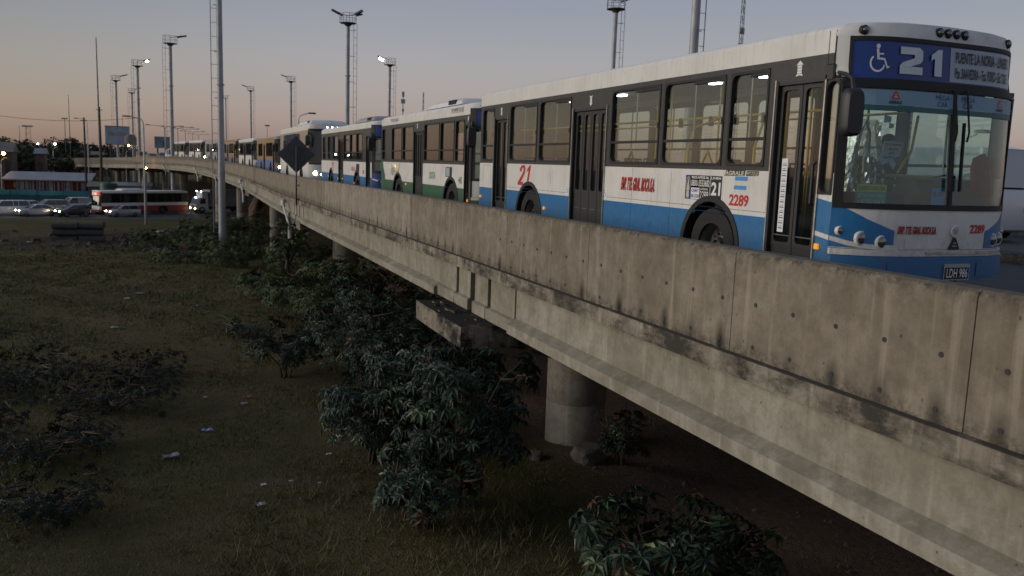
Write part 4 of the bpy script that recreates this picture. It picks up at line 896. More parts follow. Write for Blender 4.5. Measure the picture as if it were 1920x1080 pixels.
mb = MB(); zz = lambda u: .62 + .22 * (abs(u) / 1.25) ** 2; P3(mb, -1.24, 1.24, zz, lambda u: zz(u) + .05, .012, 16, 1); mb.build('front_stripe', LETWH, bus3)
r = thing('red_rear_lamp', 'round red lamp glowing behind the windscreen of the second 21 bus', 'lamp', (p_[0] - .55, p_[1] + .3, p_[2] + 1.42)); mb = MB(); mb.lathe([(.06, .03), (.06, -.02), (.04, -.03)], 14, 'y'); o_ = mb.build('housing', RUB, r); mb = MB(); mb.lathe([(.05, -.031), (.03, -.045), (.0005, -.05)], 14, 'y'); mb.build('lens', TAILR, o_)
# coach
p_, h_ = lane(45.6, 13.2, 2.79)
S4 = dict(name='coach', cat='coach', label='tall white coach with bronze windows and headlights on behind the diamond sign', L=13.2, zr=3.30, band=(1.75, 3.05), line=.95, loc=p_, rot=h_, up=B_WHITE, low=B_WHITE, bandm=B_BROWN, wins=[(3.6, 5.0, 1.85, 2.95), (5.1, 6.6, 1.85, 2.95), (6.7, 8.2, 1.85, 2.95), (8.3, 9.8, 1.85, 2.95), (9.9, 11.4, 1.85, 2.95)], wheels=[2.9, 9.4], glass=glass('bronze coach glass', (.30, .26, .22), .10), flush=True, split=False,
    front=(1.28, 2.98, 3.0, 3.06), wglass=GL_DARK, signm=RUB, lamps=[(-.92, .80, .12, 1), (-.62, .72, .06, 1), (.92, .80, .12, 1), (.6, .7, .05, 0)], toplamps=[(-.9, 3.19, AMBER), (-.3, 3.20, WLAMP), (-.05, 3.21, WLAMP), (.2, 3.21, WLAMP), (.45, 3.20, WLAMP)], mirror_z=(2.2, 2.75), mirror_far=True, pods=[(1.2, 6.5, 1.0)], bump0=.3)
make_bus(S4)
# farther buses
def simple_bus(yf, L_, label, up, low, bandm, glassm, nwin, zr=2.85, line=.95, hl=False, roofm=None, frontm=None, doors=True, extra=None):
    p, h = lane(yf, L_); ws = []; y = 1.35; st = (L_ - 2.4) / nwin
    drs = [(.3, 1.15, .34, 2.4), (L_ * .5, L_ * .5 + 1.1, .34, 2.4)] if doors else []
    for k in range(nwin):
        a, b = y + st * k + .06, y + st * (k + 1) - .06
        if doors and b > L_ * .5 - .05 and a < L_ * .5 + 1.15: continue
        ws.append((a, b, 1.5, 2.5))
    S = dict(label=label, L=L_, zr=zr, band=(1.42, 2.62), line=line, loc=p, rot=h, up=up, low=low, bandm=bandm, wins=ws, wins_far=ws, doors=drs, wheels=[2.6, L_ - 3.3], glass=glassm, split=False, frontm=frontm or up, front=(1.1, 2.3, 2.4, 2.68), roofm=roofm or B_ROOF, signm=DKPL, wglass=GL_FRONT,
             lamps=[(-.95, .78, .09, hl), (-.72, .74, .06, hl), (.95, .78, .09, hl)], markers=[(L_ * .4, .75, AMBER), (L_ * .8, .75, AMBER)])
    if extra: S.update(extra)
    return make_bus(S)
b5, F5, P5, _ = simple_bus(62.2, 12.4, 'ochre and slate blue city bus with one headlight on behind the coach', B_YEL, B_LBLUE, B_YEL, GL_BRONZE, 12, hl=True, roofm=B_GREY, line=1.25)
simple_bus(77.2, 11.0, 'white roofed city bus with dark skirt behind the floodlight mast', B_WHITE, B_GREY, B_BLACK, GL_BRONZE, 9, line=.6)
simple_bus(90.5, 11.0, 'orange and blue city bus with bronze roof farther up the queue', mat('bus orange paint', (.28, .145, .07), .4, noise=.3), B_LBLUE, B_BROWN, GL_BRONZE, 9, roofm=B_BROWN, line=1.0)
simple_bus(104.0, 11.0, 'dull grey city bus with a lit headlight on the bend of the overpass', B_GREY, B_GREY, B_GREY, GL_BRONZE, 9, hl=True, roofm=B_GREY)
simple_bus(117.5, 11.0, 'white city bus with dark green nose on the bend', B_WHITE, B_WHITE, B_BLACK, GL_BRONZE, 9, frontm=B_GREEN, hl=True)
simple_bus(131.5, 11.0, 'small white city bus last in the line on the bend', B_WHITE, B_WHITE, B_BLACK, GL_BRONZE, 8, hl=False, extra=dict(toplamps=[(-.6, 2.82, WLAMP), (.6, 2.82, WLAMP)]))
for c in list(b5.children):
    if c.name.startswith('headlight') and c.location.x > 0: pass

# ---------------------------------------------------------------- cars, vans, truck
CAR_GL = mat('car glass dark', (.03, .035, .04), .08, spec=.8)
def carpaint(n, c, metal=0.): return mat(n, c, .3, metal, coat=.5)
def car(label, col, loc, rot, kind='hatch', lights=True, gl=None, group='cars jammed in the street below', cat='car', name='car'):
    K = {'hatch': dict(L=3.9, w=.84, hood=(1.0, .92), belt=.94, top=1.46, cab=(.95, 1.75, 3.35, 3.85)),
         'sedan': dict(L=4.4, w=.85, hood=(1.15, .92), belt=.94, top=1.42, cab=(1.1, 1.95, 3.2, 3.95)),
         'suv': dict(L=4.5, w=.90, hood=(1.1, 1.08), belt=1.10, top=1.74, cab=(1.05, 1.8, 4.1, 4.45)),
         'van': dict(L=4.3, w=.86, hood=(1.0, 1.02), belt=1.08, top=1.85, cab=(.95, 1.75, 4.1, 4.28)),
         'pickup': dict(L=5.1, w=.9, hood=(1.3, 1.08), belt=1.10, top=1.78, cab=(1.25, 1.95, 4.7, 5.0)),
         'bigvan': dict(L=5.4, w=1.0, hood=(.9, 1.18), belt=1.30, top=2.30, cab=(.75, 1.9, 5.2, 5.38))}[kind]
    L_, w, belt, top = K['L'], K['w'], K['belt'], K['top']; c0, c1, c2, c3 = K['cab']
    r = thing(name, label, cat, loc, rot, group)
    st = [(0, .42, .60, .82), (.04, .30, .70, .94), (.25, .22, K['hood'][1] - .16, 1.), (K['hood'][0] * .6, .2, K['hood'][1] - .04, 1.), (c0, .2, belt, 1.), (L_ * .6, .2, belt + .03, 1.), (c3 - .25 if kind in ('sedan',) else L_ - .3, .2, belt + .02, 1.), (L_ - .05, .28, belt - .03, .96), (L_, .4, belt - .15, .88)]
    mb = MB(); n = 9
    for y, z0, z1, k in st:
        W_ = w * k; mb.v += [(-W_ * .9, y, z0), (-W_, y, z0 + .12), (-W_ * 1.0, y, (z0 + z1) / 2), (-W_ * .97, y, z1 - .05), (-W_ * .86, y, z1), (W_ * .86, y, z1), (W_ * .97, y, z1 - .05), (W_, y, (z0 + z1) / 2), (W_, y, z0 + .12)]
        mb.v.append((W_ * .9, y, z0))
    n = 10
    for i in range(len(st) - 1):
        for j in range(n): mb.f.append((i * n + j, i * n + (j + 1) % n, i * n + n + (j + 1) % n, i * n + n + j)); mb.m.append(0)
    mb.f.append(tuple(range(n))); mb.m.append(0); mb.f.append(tuple(range(8 * n, 9 * n))[::-1]); mb.m.append(0)
    mb.build('body', col, r, smooth=35)
    wi = w * .90; wt = w * .74
    B = [(-wi, c0, belt), (wi, c0, belt), (wi, c3, belt + .02), (-wi, c3, belt + .02)]; T = [(-wt, c1, top - .05), (wt, c1, top - .05), (wt, c2, top - .05), (-wt, c2, top - .05)]
    gb = MB(); gb.add(B + T, [(0, 1, 5, 4), (1, 2, 6, 5), (2, 3, 7, 6), (3, 0, 4, 7), (4, 5, 6, 7), (3, 2, 1, 0)]); gb.build('windows', gl or CAR_GL, r)
    rb = MB(); rb.add([(-wt - .01, c1 - .02, top - .055), (wt + .01, c1 - .02, top - .055), (wt + .01, c2 + .02, top - .055), (-wt - .01, c2 + .02, top - .055), (-wt * .8, c1 + .2, top), (wt * .8, c1 + .2, top), (wt * .8, c2 - .2, top), (-wt * .8, c2 - .2, top)], [(0, 1, 5, 4), (1, 2, 6, 5), (2, 3, 7, 6), (3, 0, 4, 7), (4, 5, 6, 7), (3, 2, 1, 0)])
    for s in (-1, 1):
        for (a, b) in (((s * wi, c0, belt), (s * wt, c1, top - .05)), ((s * wi, c3, belt), (s * wt, c2, top - .05))): rb.bar(a, b, .07, .06)
        m0 = c0 + (c3 - c0) * .5; rb.bar((s * (wi + .005), m0, belt), (s * (wt + .005), m0, top - .05), .09, .03)
        if kind in ('van', 'bigvan', 'suv') and kind != 'suv':
            q0, q1 = m0 - .15, c3; tt = (c2 - m0) ; rb.add([(s * (wi + .012), q0, belt - .02), (s * (wi + .012), c3, belt - .02), (s * (wt + .012), c2 + .02, top - .04), (s * (wt + .012), q0, top - .04)], [(0, 1, 2, 3), (3, 2, 1, 0)])
        if kind == 'pickup': m1 = c0 + (c3 - c0) * .55; rb.bar((s * (wi + .005), m1 + .35, belt), (s * (wt + .005), m1 + .35, top - .05), .3, .03)
    rb.build('roof', col, r, fix=False)
    ww = MB(); ww.lathe([(.19, -.08), (.29, -.1), (.315, -.06), (.315, .06), (.29, .1), (.19, .08)], 18, 'x'); wm = ww.mesh('wheel', TYRE, 40, True); hb = MB(); hb.lathe([(.19, .0), (.15, -.03), (.06, -.02), (.0005, -.03)], 12, 'x'); hm = hb.mesh('rim', HUB, 40, True)
    for y in (.78, L_ - .8):
        for s in (-1, 1): o = obj('wheel', wm, r, (s * (w - .09), y, .315), 0 if s < 0 else PI); obj('rim', hm, o, (-.085, 0, 0))
    for s in (-1, 1):
        lb = MB(); lb.lathe([(.085, .06), (.085, -.02), (.05, -.045), (.0005, -.05)], 12, 'y', (s * w * .66, .06, .68)); lb.build('headlight', HEADL if lights else LENS, r, smooth=40)
        lb = MB(); lb.bbox(s * w * .72 - .08, L_ - .04, .72, s * w * .72 + .08, L_ + .015, .86, .02); lb.build('tail_lamp', LETR, r)
        lb = MB(); lb.bbox(s * (w + .09) - .07, c0 + .25, belt + .0, s * (w + .09) + .07, c0 + .33, belt + .13, .02); lb.build('wing_mirror', col, r)
    lb = MB(); lb.box(-w * .55, -.012, .42, w * .55, .06, .60); lb.build('grille', DKPL, r)
    return r
SILVER = carpaint('silver car paint', (.42, .44, .48), .35); WHITE_C = carpaint('white car paint', (.62, .63, .66)); GREY_C = carpaint('grey car paint', (.16, .17, .19), .3); BLACK_C = carpaint('dark car paint', (.02, .022, .03)); BEIGE_C = carpaint('pale gold car paint', (.34, .32, .28), .3); REDC = carpaint('dark red car paint', (.22, .02, .02))
def raydir(x, y): return _F + _R * (x - 960) / 1585.66 + _U * (540 - y) / 1585.66
def on_z(x, y, z): d = raydir(x, y); t = (z - EYE) / d.z; return (d.x * t, d.y * t, z)
def at_d(x, y, D): d = raydir(x, y); t = D / math.hypot(d.x, d.y); return (d.x * t, d.y * t, EYE + d.z * t)
SZ = -6.58
def street(x, y, th, kind, Lc):
    p = on_z(x, y, SZ); a = math.radians(th); return (p[0] + math.sin(a) * Lc / 2, p[1] - math.cos(a) * Lc / 2, SZ), a
def street_car(label, col, x, y, th, kind, Lc=4.2, **k):
    l, a = street(x, y, th, kind, Lc); return car(label, col, l, a, kind, **k)
street_car('white pickup with a canopy at the far left of the traffic jam', WHITE_C, 12, 403, -68, 'pickup', 5.0, lights=False)
street_car('white hatchback half hidden behind the silver sedan and the pickup', WHITE_C, 47, 397, -62, 'hatch', lights=False)
street_car('silver sedan with headlights on in the front row beside the white pickup', SILVER, 69, 405, -62, 'sedan', 4.4)
street_car('pale gold estate car in the second row left of the white van', BEIGE_C, 93, 400, -62, 'suv', 4.5, lights=False)
street_car('small white delivery van in front of the teal fence', WHITE_C, 138, 396, -60, 'van', 4.3, lights=False, cat='van', name='delivery_van')
street_car('dark car with headlights on behind the stacked concrete blocks', BLACK_C, 140, 406, -58, 'hatch')
street_car('grey sedan between the white van and the red striped bus', GREY_C, 174, 400, -66, 'sedan', 4.4)
street_car('white hatchback with headlights on squeezed beside the silver hatchback', WHITE_C, 207, 401, -58, 'hatch')
street_car('silver hatchback with headlights on in front of the red and white bus', SILVER, 233, 406, -60, 'hatch')
street_car('dark red car under the overpass beside a white column', REDC, 486, 401, -78, 'sedan', 4.4, lights=False)
# red and white bus in the street
p_ = on_z(265, 400, SZ); a = math.radians(-60); Lq = 12.0
S = dict(label='white and red city bus with a red 115 sign in the street below', group='', L=Lq, loc=(p_[0] + math.sin(a) * Lq / 2, p_[1] - math.cos(a) * Lq / 2, SZ), rot=a, up=B_WHITE, low=B_RED, line=1.12, band=(1.5, 2.75), wins=[(1.4 + k * 1.22, 2.55 + k * 1.22, 1.55, 2.68) for k in range(8)], doors=[(.3, 1.2, .34, 2.45)], wheels=[2.6, 8.4], glass=GL_DARK, wglass=GL_DARK, split=False, signm=mat('lit red sign', (.45, .03, .02), .4, emit=(1, .06, .03), estr=.25), rearm=B_RED,
         lamps=[(-.95, .78, .1, 0), (.95, .78, .1, 0)], pods=[(3.0, 6.2, .95)], texts=[(.02, ('115', 9.4, 1.1, .7, .3, LETR, 0))], markers=[(8.9, .6, WLAMP)])
S['group'] = None
b6, F6, P6, _ = make_bus(S)
mb = MB(); text(mb, '115', lambda u, b: F6(-.6 + u, 2.5 + b, .012), 1.1, .28, .06); mb.build('route_number', mat('lit sign lettering', (.7, .7, .66), .5, emit=(1, .9, .8), estr=.4), b6)
mb = MB(); side_poly(mb, [(Lq - .05, .98), (5.5, 1.0), (8.6, 1.46), (Lq - .05, 1.5)]); side_poly(mb, [(Lq - .05, 2.62), (Lq - 3.2, 2.76), (Lq - 3.8, 2.93), (Lq - .05, 2.93)]); mb.build('red_wedge', B_RED, b6)
# box truck
p_ = on_z(362, 399, SZ); a = math.radians(-68); tr = thing('box_truck', 'white cab box truck with small roof lamps lit under the overpass', 'truck', (p_[0], p_[1], SZ), a)
mb = MB(); pr = [(0, .45), (-.02, 1.05), (.12, 1.25), (.45, 2.05), (.75, 2.15), (1.75, 2.15), (1.75, .45)]
mb.prism(pr, lambda y, z, x: (x, y, z), -1.05, 1.05); mb.build('cab', WHITE_C, tr)
mb = MB(); mb.add([(x, y, z) for x in (-1, 1) for y, z in ((.13, 1.30), (.44, 2.0))] + [], [(0, 1, 3, 2)]); mb.v = [(x, y - .01, z) for x, y, z in mb.v]; mb.prism([(.5, 1.3), (.72, 2.0), (1.35, 2.0), (1.35, 1.3)], lambda y, z, x: (x, y, z), -1.056, 1.056); mb.build('cab_windows', CAR_GL, tr)
mb = MB(); mb.bbox(-1.0, .9, 2.15, 1.0, 1.75, 3.0, .08); mb.build('wind_deflector', WHITE_C, tr)
mb = MB(); mb.bbox(-1.2, 1.9, .95, 1.2, 8.2, 3.2, .03); bx = mb.build('cargo_box', mat('truck box grey', (.20, .19, .20), .6, noise=.3, nscale=1.5), tr)
mb = MB(); mb.box(-1.0, 1.7, .55, 1.0, 8.1, .93); mb.build('chassis', RUB, tr)
for y in (.85, 6.2):
    for s in (-1, 1): o = add_wheel(tr, s * .98, y, s); o.scale = (.9, .9, .9); o.location.z = .44
for x, y, z, r_, m_ in ((-.8, -.05, .62, .10, HEADL), (.8, -.05, .62, .10, HEADL), (-.75, .86, 2.98, .08, WLAMP), (.75, .86, 2.98, .08, WLAMP), (-.15, .4, 2.12, .06, WLAMP), (.15, .4, 2.12, .06, WLAMP), (-1.1, 1.3, .75, .09, WLAMP), (-1.1, .3, 1.0, .06, WLAMP)):
    mb = MB(); mb.lathe([(r_, .03), (r_, -.02), (r_ * .5, -.05), (.0005, -.055)], 12, 'y', (x, y, z)); mb.build('lamp', m_, tr)
mb = MB(); mb.box(-1.0, -.06, .42, 1.0, .1, .7); mb.build('bumper', B_GREY, tr)
# white van on the far carriageway
car('white panel van on the far carriageway right of the leading bus', WHITE_C, (17.75 + .95, 20.2, .0), PI, 'bigvan', lights=False, gl=mat('van glass painted sky', (.45, .47, .50), .2), group=None, cat='van', name='panel_van')  # pale window colour stands in for sky reflected in the glass
# vehicles ahead on the bend
for yf, kd, cl, lb, of in ((146, 'van', WHITE_C, 'white car behind the last bus on the bend', 2.6), (154, 'sedan', BLACK_C, 'dark car on the bend of the overpass left of the white one', 2.7), (163, 'sedan', mat('taxi yellow', (.45, .32, .04), .4), 'yellow and dark taxi on the bend of the overpass', 2.7), (171, 'van', carpaint('orange van paint', (.4, .2, .1)), 'orange box van with a headlight on at the far end of the overpass', 2.7)):
    p, h = lane(yf, 4.2, of); car(lb, cl, p, h, kd, lights=(yf == 171), group='cars on the bend of the overpass')
# driver of the leading bus: one skinned body, seated, hands on the wheel
def person(label, loc, J, E_, mats, rot=0, scale=1.0):
    r = thing('person', label, 'person', loc, rot)
    me = bpy.data.meshes.new('body'); ks = list(J); me.from_pydata([J[k][:3] for k in ks], [(ks.index(a), ks.index(b)) for a, b in E_], [])
    o = obj('body', me, r); md = o.modifiers.new('skin', 'SKIN'); md.use_smooth_shade = True
    for i, k in enumerate(ks): me.skin_vertices[0].data[i].radius = (J[k][3], J[k][4] if len(J[k]) > 4 else J[k][3])
    me.skin_vertices[0].data[0].use_root = True
    o.modifiers.new('s', 'SUBSURF').levels = 2; o.modifiers['s'].render_levels = 2; me.materials.append(mats[0]); return r, o
J = dict(pel=(0, 0, .10, .15, .13), sp=(0, .02, .32, .15, .11), ch=(0, .02, .52, .17, .12), nk=(0, -.01, .66, .06), nk2=(0, -.03, .72, .055), h1=(0, -.04, .80, .085, .095), h2=(0, -.05, .90, .08, .09),
         ls=(-.19, .0, .58, .065), le=(-.25, -.16, .36, .05), lw=(-.17, -.40, .40, .036), lh=(-.15, -.48, .42, .035, .02), rs=(.19, 0, .58, .065), re=(.25, -.16, .36, .05), rw=(.17, -.40, .40, .036), rh=(.15, -.48, .42, .035, .02),
         lk=(-.14, -.42, .14, .085), la=(-.14, -.46, -.30, .055), lf=(-.14, -.60, -.36, .045), rk=(.14, -.42, .14, .085), ra=(.14, -.46, -.30, .055), rf=(.14, -.60, -.36, .045), lhip=(-.10, -.08, .10, .10), rhip=(.10, -.08, .10, .10))
Ed = [('pel', 'sp'), ('sp', 'ch'), ('ch', 'nk'), ('nk', 'nk2'), ('nk2', 'h1'), ('h1', 'h2'), ('ch', 'ls'), ('ls', 'le'), ('le', 'lw'), ('lw', 'lh'), ('ch', 'rs'), ('rs', 're'), ('re', 'rw'), ('rw', 'rh'), ('pel', 'lhip'), ('lhip', 'lk'), ('lk', 'la'), ('la', 'lf'), ('pel', 'rhip'), ('rhip', 'rk'), ('rk', 'ra'), ('ra', 'rf')]
DARKCL = mat('dark jacket cloth', (.025, .026, .035), .85); SKIN = mat('skin', (.33, .19, .13), .55)
r, o = person('driver in a dark jacket and face mask at the wheel of the leading bus', loc1(.82, 1.55, 1.0), J, Ed, [DARKCL])
fc = MB(); fc.lathe([(.0005, -.125), (.05, -.115), (.08, -.07), (.09, 0), (.085, .06), (.06, .11), (.0005, .13)], 16, 'z', (0, -.062, .86)); fc.build('face', SKIN, r, smooth=True)
fc = MB(); fc.lathe([(.094, .02), (.095, .06), (.075, .115), (.03, .14), (.0005, .143)], 16, 'z', (0, -.052, .86)); fc.build('hair', mat('black hair', (.01, .009, .008), .7), r, smooth=True)
fc = MB(); fc.grid(lambda a, z: (.10 * math.sin(a), -.062 - .098 * math.cos(a), .86 + z), [-1.2 + .3 * k for k in range(9)], [-.10, -.06, -.02]); fc.build('face_mask', mat('dark mask cloth', (.03, .035, .05), .8), r, smooth=True)
fc = MB()
for s in (-1, 1): fc.lathe([(.0005, -.012), (.012, 0), (.0005, .012)], 8, 'z', (s * .034, -.142, .885))
fc.build('eyes', LETK, r, kind='stuff'); fc = MB(); fc.tube([(0, -.145, .885), (0, -.165, .85)], [.010, .016], 8); fc.build('nose', SKIN, r, smooth=True)
for s in (-1, 1):
    fc = MB()
    for k in range(4): x = s * .15 + (k - 1.5) * .019; fc.tube([(x, -.47, .43), (x, -.53, .435 - .004 * k), (x, -.555, .415), (x, -.54, .395)], [.010, .0095, .009, .008], 6)
    fc.tube([(s * .15 - s * .035, -.45, .425), (s * .15 - s * .06, -.49, .42), (s * .15 - s * .055, -.53, .41)], [.011, .010, .009], 6); fc.build('fingers', SKIN, r, smooth=True)
# ---------------------------------------------------------------- floodlight towers, masts, lamps
GALV = mat('galvanised steel', (.34, .35, .37), .5, .15, noise=.25, nscale=1.2); GALVD = mat('dark steel', (.09, .09, .095), .6, .4); FLOOD = mat('floodlight housing', (.05, .05, .055), .5)
FLIT = mat('lit floodlight', (1, 1, 1), .3, emit=(1, .96, .86), estr=40)
def tower(label, x, y, ztop, zbase, heads, r0=.34, r1=.24, ladder=-1, rot=0., lit=(), lad_off=.55, zlad=None):
    """high mast: tapered pole, caged ladder, railed platform, floodlight heads"""
    t = thing('floodlight_tower', label, 'floodlight tower', (x, y, zbase), rot, 'high floodlight towers'); H = ztop - zbase
    mb = MB(); zz = [0, H * .25, H * .25, H * .5, H * .5, H * .75, H * .75, H]; rr = [r0, r0 * .92, r0 * .88, r0 * .8, r0 * .77, r0 * .7, r0 * .67, r1]
    mb.lathe([(.55, 0), (.55, .06), (r0 * 1.02, .06)] + list(zip(rr, zz)), 16); 
    for h in (.25, .5, .75): mb.lathe([(r0 * .9, H * h - .05), (r0 * 1.05, H * h - .05), (r0 * 1.05, H * h + .05), (r0 * .8, H * h + .05)], 16)
    mb.build('pole', GALV, t, smooth=40)
    lb = MB(); lx = ladder * (r0 + lad_off); z0 = zlad if zlad is not None else 2.5
    for s in (-.2, .2): lb.bar((lx + s, 0, z0), (lx + s, 0, H), .045)
    for k in range(int((H - z0) / .9)): lb.bar((lx - .2, 0, z0 + k * .9 + .4), (lx + .2, 0, z0 + k * .9 + .4), .03)
    for k in range(int((H - z0) / 3) + 1): lb.bar((0, 0, min(z0 + k * 3 + .02, H - .1)), (lx, 0, min(z0 + k * 3 + .02, H - .1)), .05)
    lb.build('ladder', GALV, t)
    if heads is None: return t
    pb = MB(); R = .98
    pb.lathe([(R, 0), (R, .07), (.2, .07)], 16, 'z', (0, 0, H)); pb.lathe([(r1, -.35), (R * .6, -.01), (R * .6, 0)], 12, 'z', (0, 0, H)); P_ = pb.build('platform', GALVD, t)
    rb = MB()
    for z in (.55, 1.1):
        rb.tube([(R * math.cos(a), R * math.sin(a), H + z) for a in [2 * PI * k / 16 for k in range(17)]], .028, 5, cap=False)
    for k in range(8): a = 2 * PI * k / 8; rb.bar((R * math.cos(a), R * math.sin(a), H), (R * math.cos(a), R * math.sin(a), H + 1.1), .05)
    rb.build('railing', GALV, P_)
    for i, (a, tilt, out) in enumerate(heads):
        a = math.radians(a); c, s = math.cos(a), math.sin(a); p0 = Vector((R * c, R * s, H + 1.0)); p1 = p0 + Vector((c * out, s * out, out * tilt)); hb = MB(); hb.bar((0, 0, H + .9), p0 + Vector((0, 0, .05)), .05); hb.bar(p0, p1, .42, .20)
        h = hb.build('floodlight', FLOOD, t)
        if i in lit:
            lb = MB(); q = p0 + (p1 - p0) * .6; lb.lathe([(.0005, -.20), (.2, -.1), (.24, .0), (.2, .1), (.0005, .2)], 12, 'z', (q.x, q.y, q.z - .22)); lb.build('lamp_glow', FLIT, h, smooth=True)
    return t
def tw(label, px, py, D, heads, **k):
    p = at_d(px, py, D); gz = ground_z(p[0], p[1]) - .2; return tower(label, p[0], p[1], p[2], gz, heads, **k)
view = math.degrees(-YAW)
tw('tall floodlight tower with four spread heads behind the second 21 bus', 652.5, 44, 106, [(200 + view, .45, .95), (150 + view, .55, .7), (340 + view, .45, .95), (20 + view, .3, .7)], ladder=1)
tw('floodlight tower with two lit lamps behind the green bus', 731, 122, 150, [(190 + view, .35, 1.1), (172 + view, .3, .6)], ladder=1, lit=(0, 1))
tw('floodlight tower rising behind the roof of the leading bus with its heads above the frame', 1155, 18, 93, [(200, .4, .9), (20, .4, .9)], ladder=1)
tw('floodlight tower with heads to the right, left of the nearest mast', 319, 82, 138, [(25 + view, .25, 1.3), (10 + view, .2, .7)])
tw('floodlight tower with one bright lit lamp beside the curved street lamp', 257.5, 124, 176, [(15 + view, .3, 1.2)], lit=(0,))
tw('floodlight tower near the pale billboard', 217, 151, 217, [(15 + view, .3, 1.5)])
tw('short floodlight tower just left of the lit one', 247, 174, 262, [(10 + view, .3, 1.4)])
tw('floodlight tower with heads to the left behind the white coach', 545.5, 153, 198, [(165 + view, .3, 1.4), (180 + view, .3, .8)], ladder=1)
tw('floodlight tower with heads to the left above the ochre bus', 470, 170, 250, [(165 + view, .3, 1.7), (180 + view, .3, .9)], ladder=1)
tw('distant floodlight tower just right of the nearest mast', 423, 184, 390, [(30, .2, .6)], ladder=1)
p = at_d(417, 425, 61); gz = ground_z(p[0], p[1]) - .2
tower('nearest floodlight mast, thick grey pole with a ladder standing beside the overpass', p[0], p[1], 17.6, gz, [(200, .4, .9), (20, .4, .9), (110, .4, .9)], r0=.25, r1=.2, ladder=-1, rot=-.2, zlad=1.6, lad_off=.12)
p = at_d(1300, 100, 50)
tower('thick floodlight mast with ladders rising straight behind the leading bus', p[0], p[1], 18.0, ground_z(p[0], p[1]) - .2, [(200, .4, .9), (20, .4, .9)], r0=.34, r1=.24, ladder=1, lad_off=.1)

def mast(label, px0, py0, D, pb=None, lattice=False, r=.06, bits=(), name='antenna_mast', cat='antenna mast'):
    p = at_d(px0, py0, D); gz = ground_z(p[0], p[1]) - .3; H = p[2] - gz; t = thing(name, label, cat, (p[0], p[1], gz), 0, 'thin masts on the skyline'); mb = MB()
    if lattice:
        w = lattice
        for s in range(3): a = 2 * PI * s / 3; mb.bar((w * math.cos(a), w * math.sin(a), 0), (w * .45 * math.cos(a), w * .45 * math.sin(a), H), .07)
        n = int(H / 1.6)
        for k in range(n):
            k0 = 1 - .55 * k / n; k1 = 1 - .55 * (k + 1) / n
            for s in range(3):
                a, b = 2 * PI * s / 3, 2 * PI * (s + 1) / 3; mb.bar((w * k0 * math.cos(a), w * k0 * math.sin(a), H * k / n), (w * k1 * math.cos(b), w * k1 * math.sin(b), H * (k + 1) / n), .045)
    else: mb.tube([(0, 0, 0), (0, 0, H * .6), (0, 0, H)], [r, r * .8, r * .5], 6)
    mb.build('shaft', GALVD, t)
    for z, w, h in bits: mb = MB(); mb.bbox(-w, -.15, H - z - h, w, .15, H - z, .05); mb.build('antenna', GALV, t)
mast('very tall guyed antenna mast at the left with small fittings', 180, 70, 170, r=.16, bits=((13.5, .18, .6), (17, .2, .5), (9, .12, .8)))
mast('hair thin antenna mast left of the tall guyed one', 128, 178, 298, r=.14)
mast('thin mast with a short crosspiece near the hair thin one', 121, 221, 300, r=.16, bits=((0, .9, .4),))
mast('faint thin mast at the far left of the skyline', 36, 235, 320, r=.12)
mast('squat lattice tower at the far left of the skyline', 51, 235, 320, lattice=1.6, bits=((0, 1.6, .5),))
mast('thin mast between the floodlight towers above the pale billboard', 229, 214, 230, r=.09)
mast('cell mast with round antennas behind the green bus', 756, 172, 242, r=.18, bits=((0, .35, 1.4), (2.0, .6, 1.2), (4.6, .3, .8)))
mast('slim antenna mast right of the cell mast', 794, 173, 250, lattice=.35)
mast('lattice radio mast rising behind the leading bus at the right', 1397, -30, 150, lattice=.62, bits=((7.0, .5, 1.0), (9.5, .55, .9), (12.0, .5, .8)))
mast('small lamp mast above the ochre bus', 501, 234, 260, r=.10, bits=((0, .7, .45),))
WOODP = mat('dark timber pole', (.05, .04, .033), .9, noise=.4, nscale=3)
for px, py, D, lb in ((186, 200, 150, 'dark timber pole in front of the tall guyed mast'), (157, 220, 150, 'dark timber utility pole at the left near the trees')):
    p = at_d(px, py, D); gz = ground_z(p[0], p[1]) - .2; t = thing('utility_pole', lb, 'pole', (p[0], p[1], gz), 0, 'timber poles by the street'); mb = MB(); H = p[2] - gz; mb.tube([(0, 0, 0), (.05, 0, H * .5), (0, 0, H)], [.19, .16, .12], 8); mb.build('shaft', WOODP, t, smooth=True)
    mb = MB(); mb.bar((-.5, 0, H - .5), (.5, 0, H - .5), .1); mb.build('crossarm', WOODP, t)
LPOLE = mat('pale lamp post paint', (.46, .47, .48), .5, noise=.2, nscale=2)
def lamp(label, px, py, D, arms, ztop=None, zb=None, R=.07, name='street_lamp', lit=False, rot=0., grp='street lamps'):
    p = at_d(px, py, D); gz = zb if zb is not None else ground_z(p[0], p[1]) - .1; H = p[2] - gz; t = thing(name, label, 'street lamp', (p[0], p[1], gz), rot, grp)
    mb = MB(); mb.tube([(0, 0, 0), (0, 0, H * .5), (0, 0, H - .8)], [R * 1.6, R * 1.3, R], 8); mb.build('pole', LPOLE, t, smooth=True)
    for s, ln in arms:
        mb = MB(); mb.tube([(0, 0, H - .85), (0, 0, H - .5), (s * .18, 0, H - .15), (s * .6, 0, H + .02), (s * ln, 0, H + .15)], R * .7, 6); a = mb.build('arm', LPOLE, t, smooth=True)
        mb = MB(); mb.bbox(min(s * ln, s * (ln + .75)), -.16, H + .08, max(s * ln, s * (ln + .75)), .16, H + .24, .05); mb.build('lamp_head', GALVD, a)
    return t
lamp('tall curved street lamp with a single arm standing by the street', 268.5, 222, 104, [(-1, 1.3)], R=.09, rot=-.0)
lamp('curved street lamp behind the white coach', 560, 214, 92, [(1, 1.0)], zb=-.1)
lamp('curved street lamp seen through the windscreen of the leading bus', 1806, 252, 45, [(1, .5)], zb=-.05, rot=-.5)
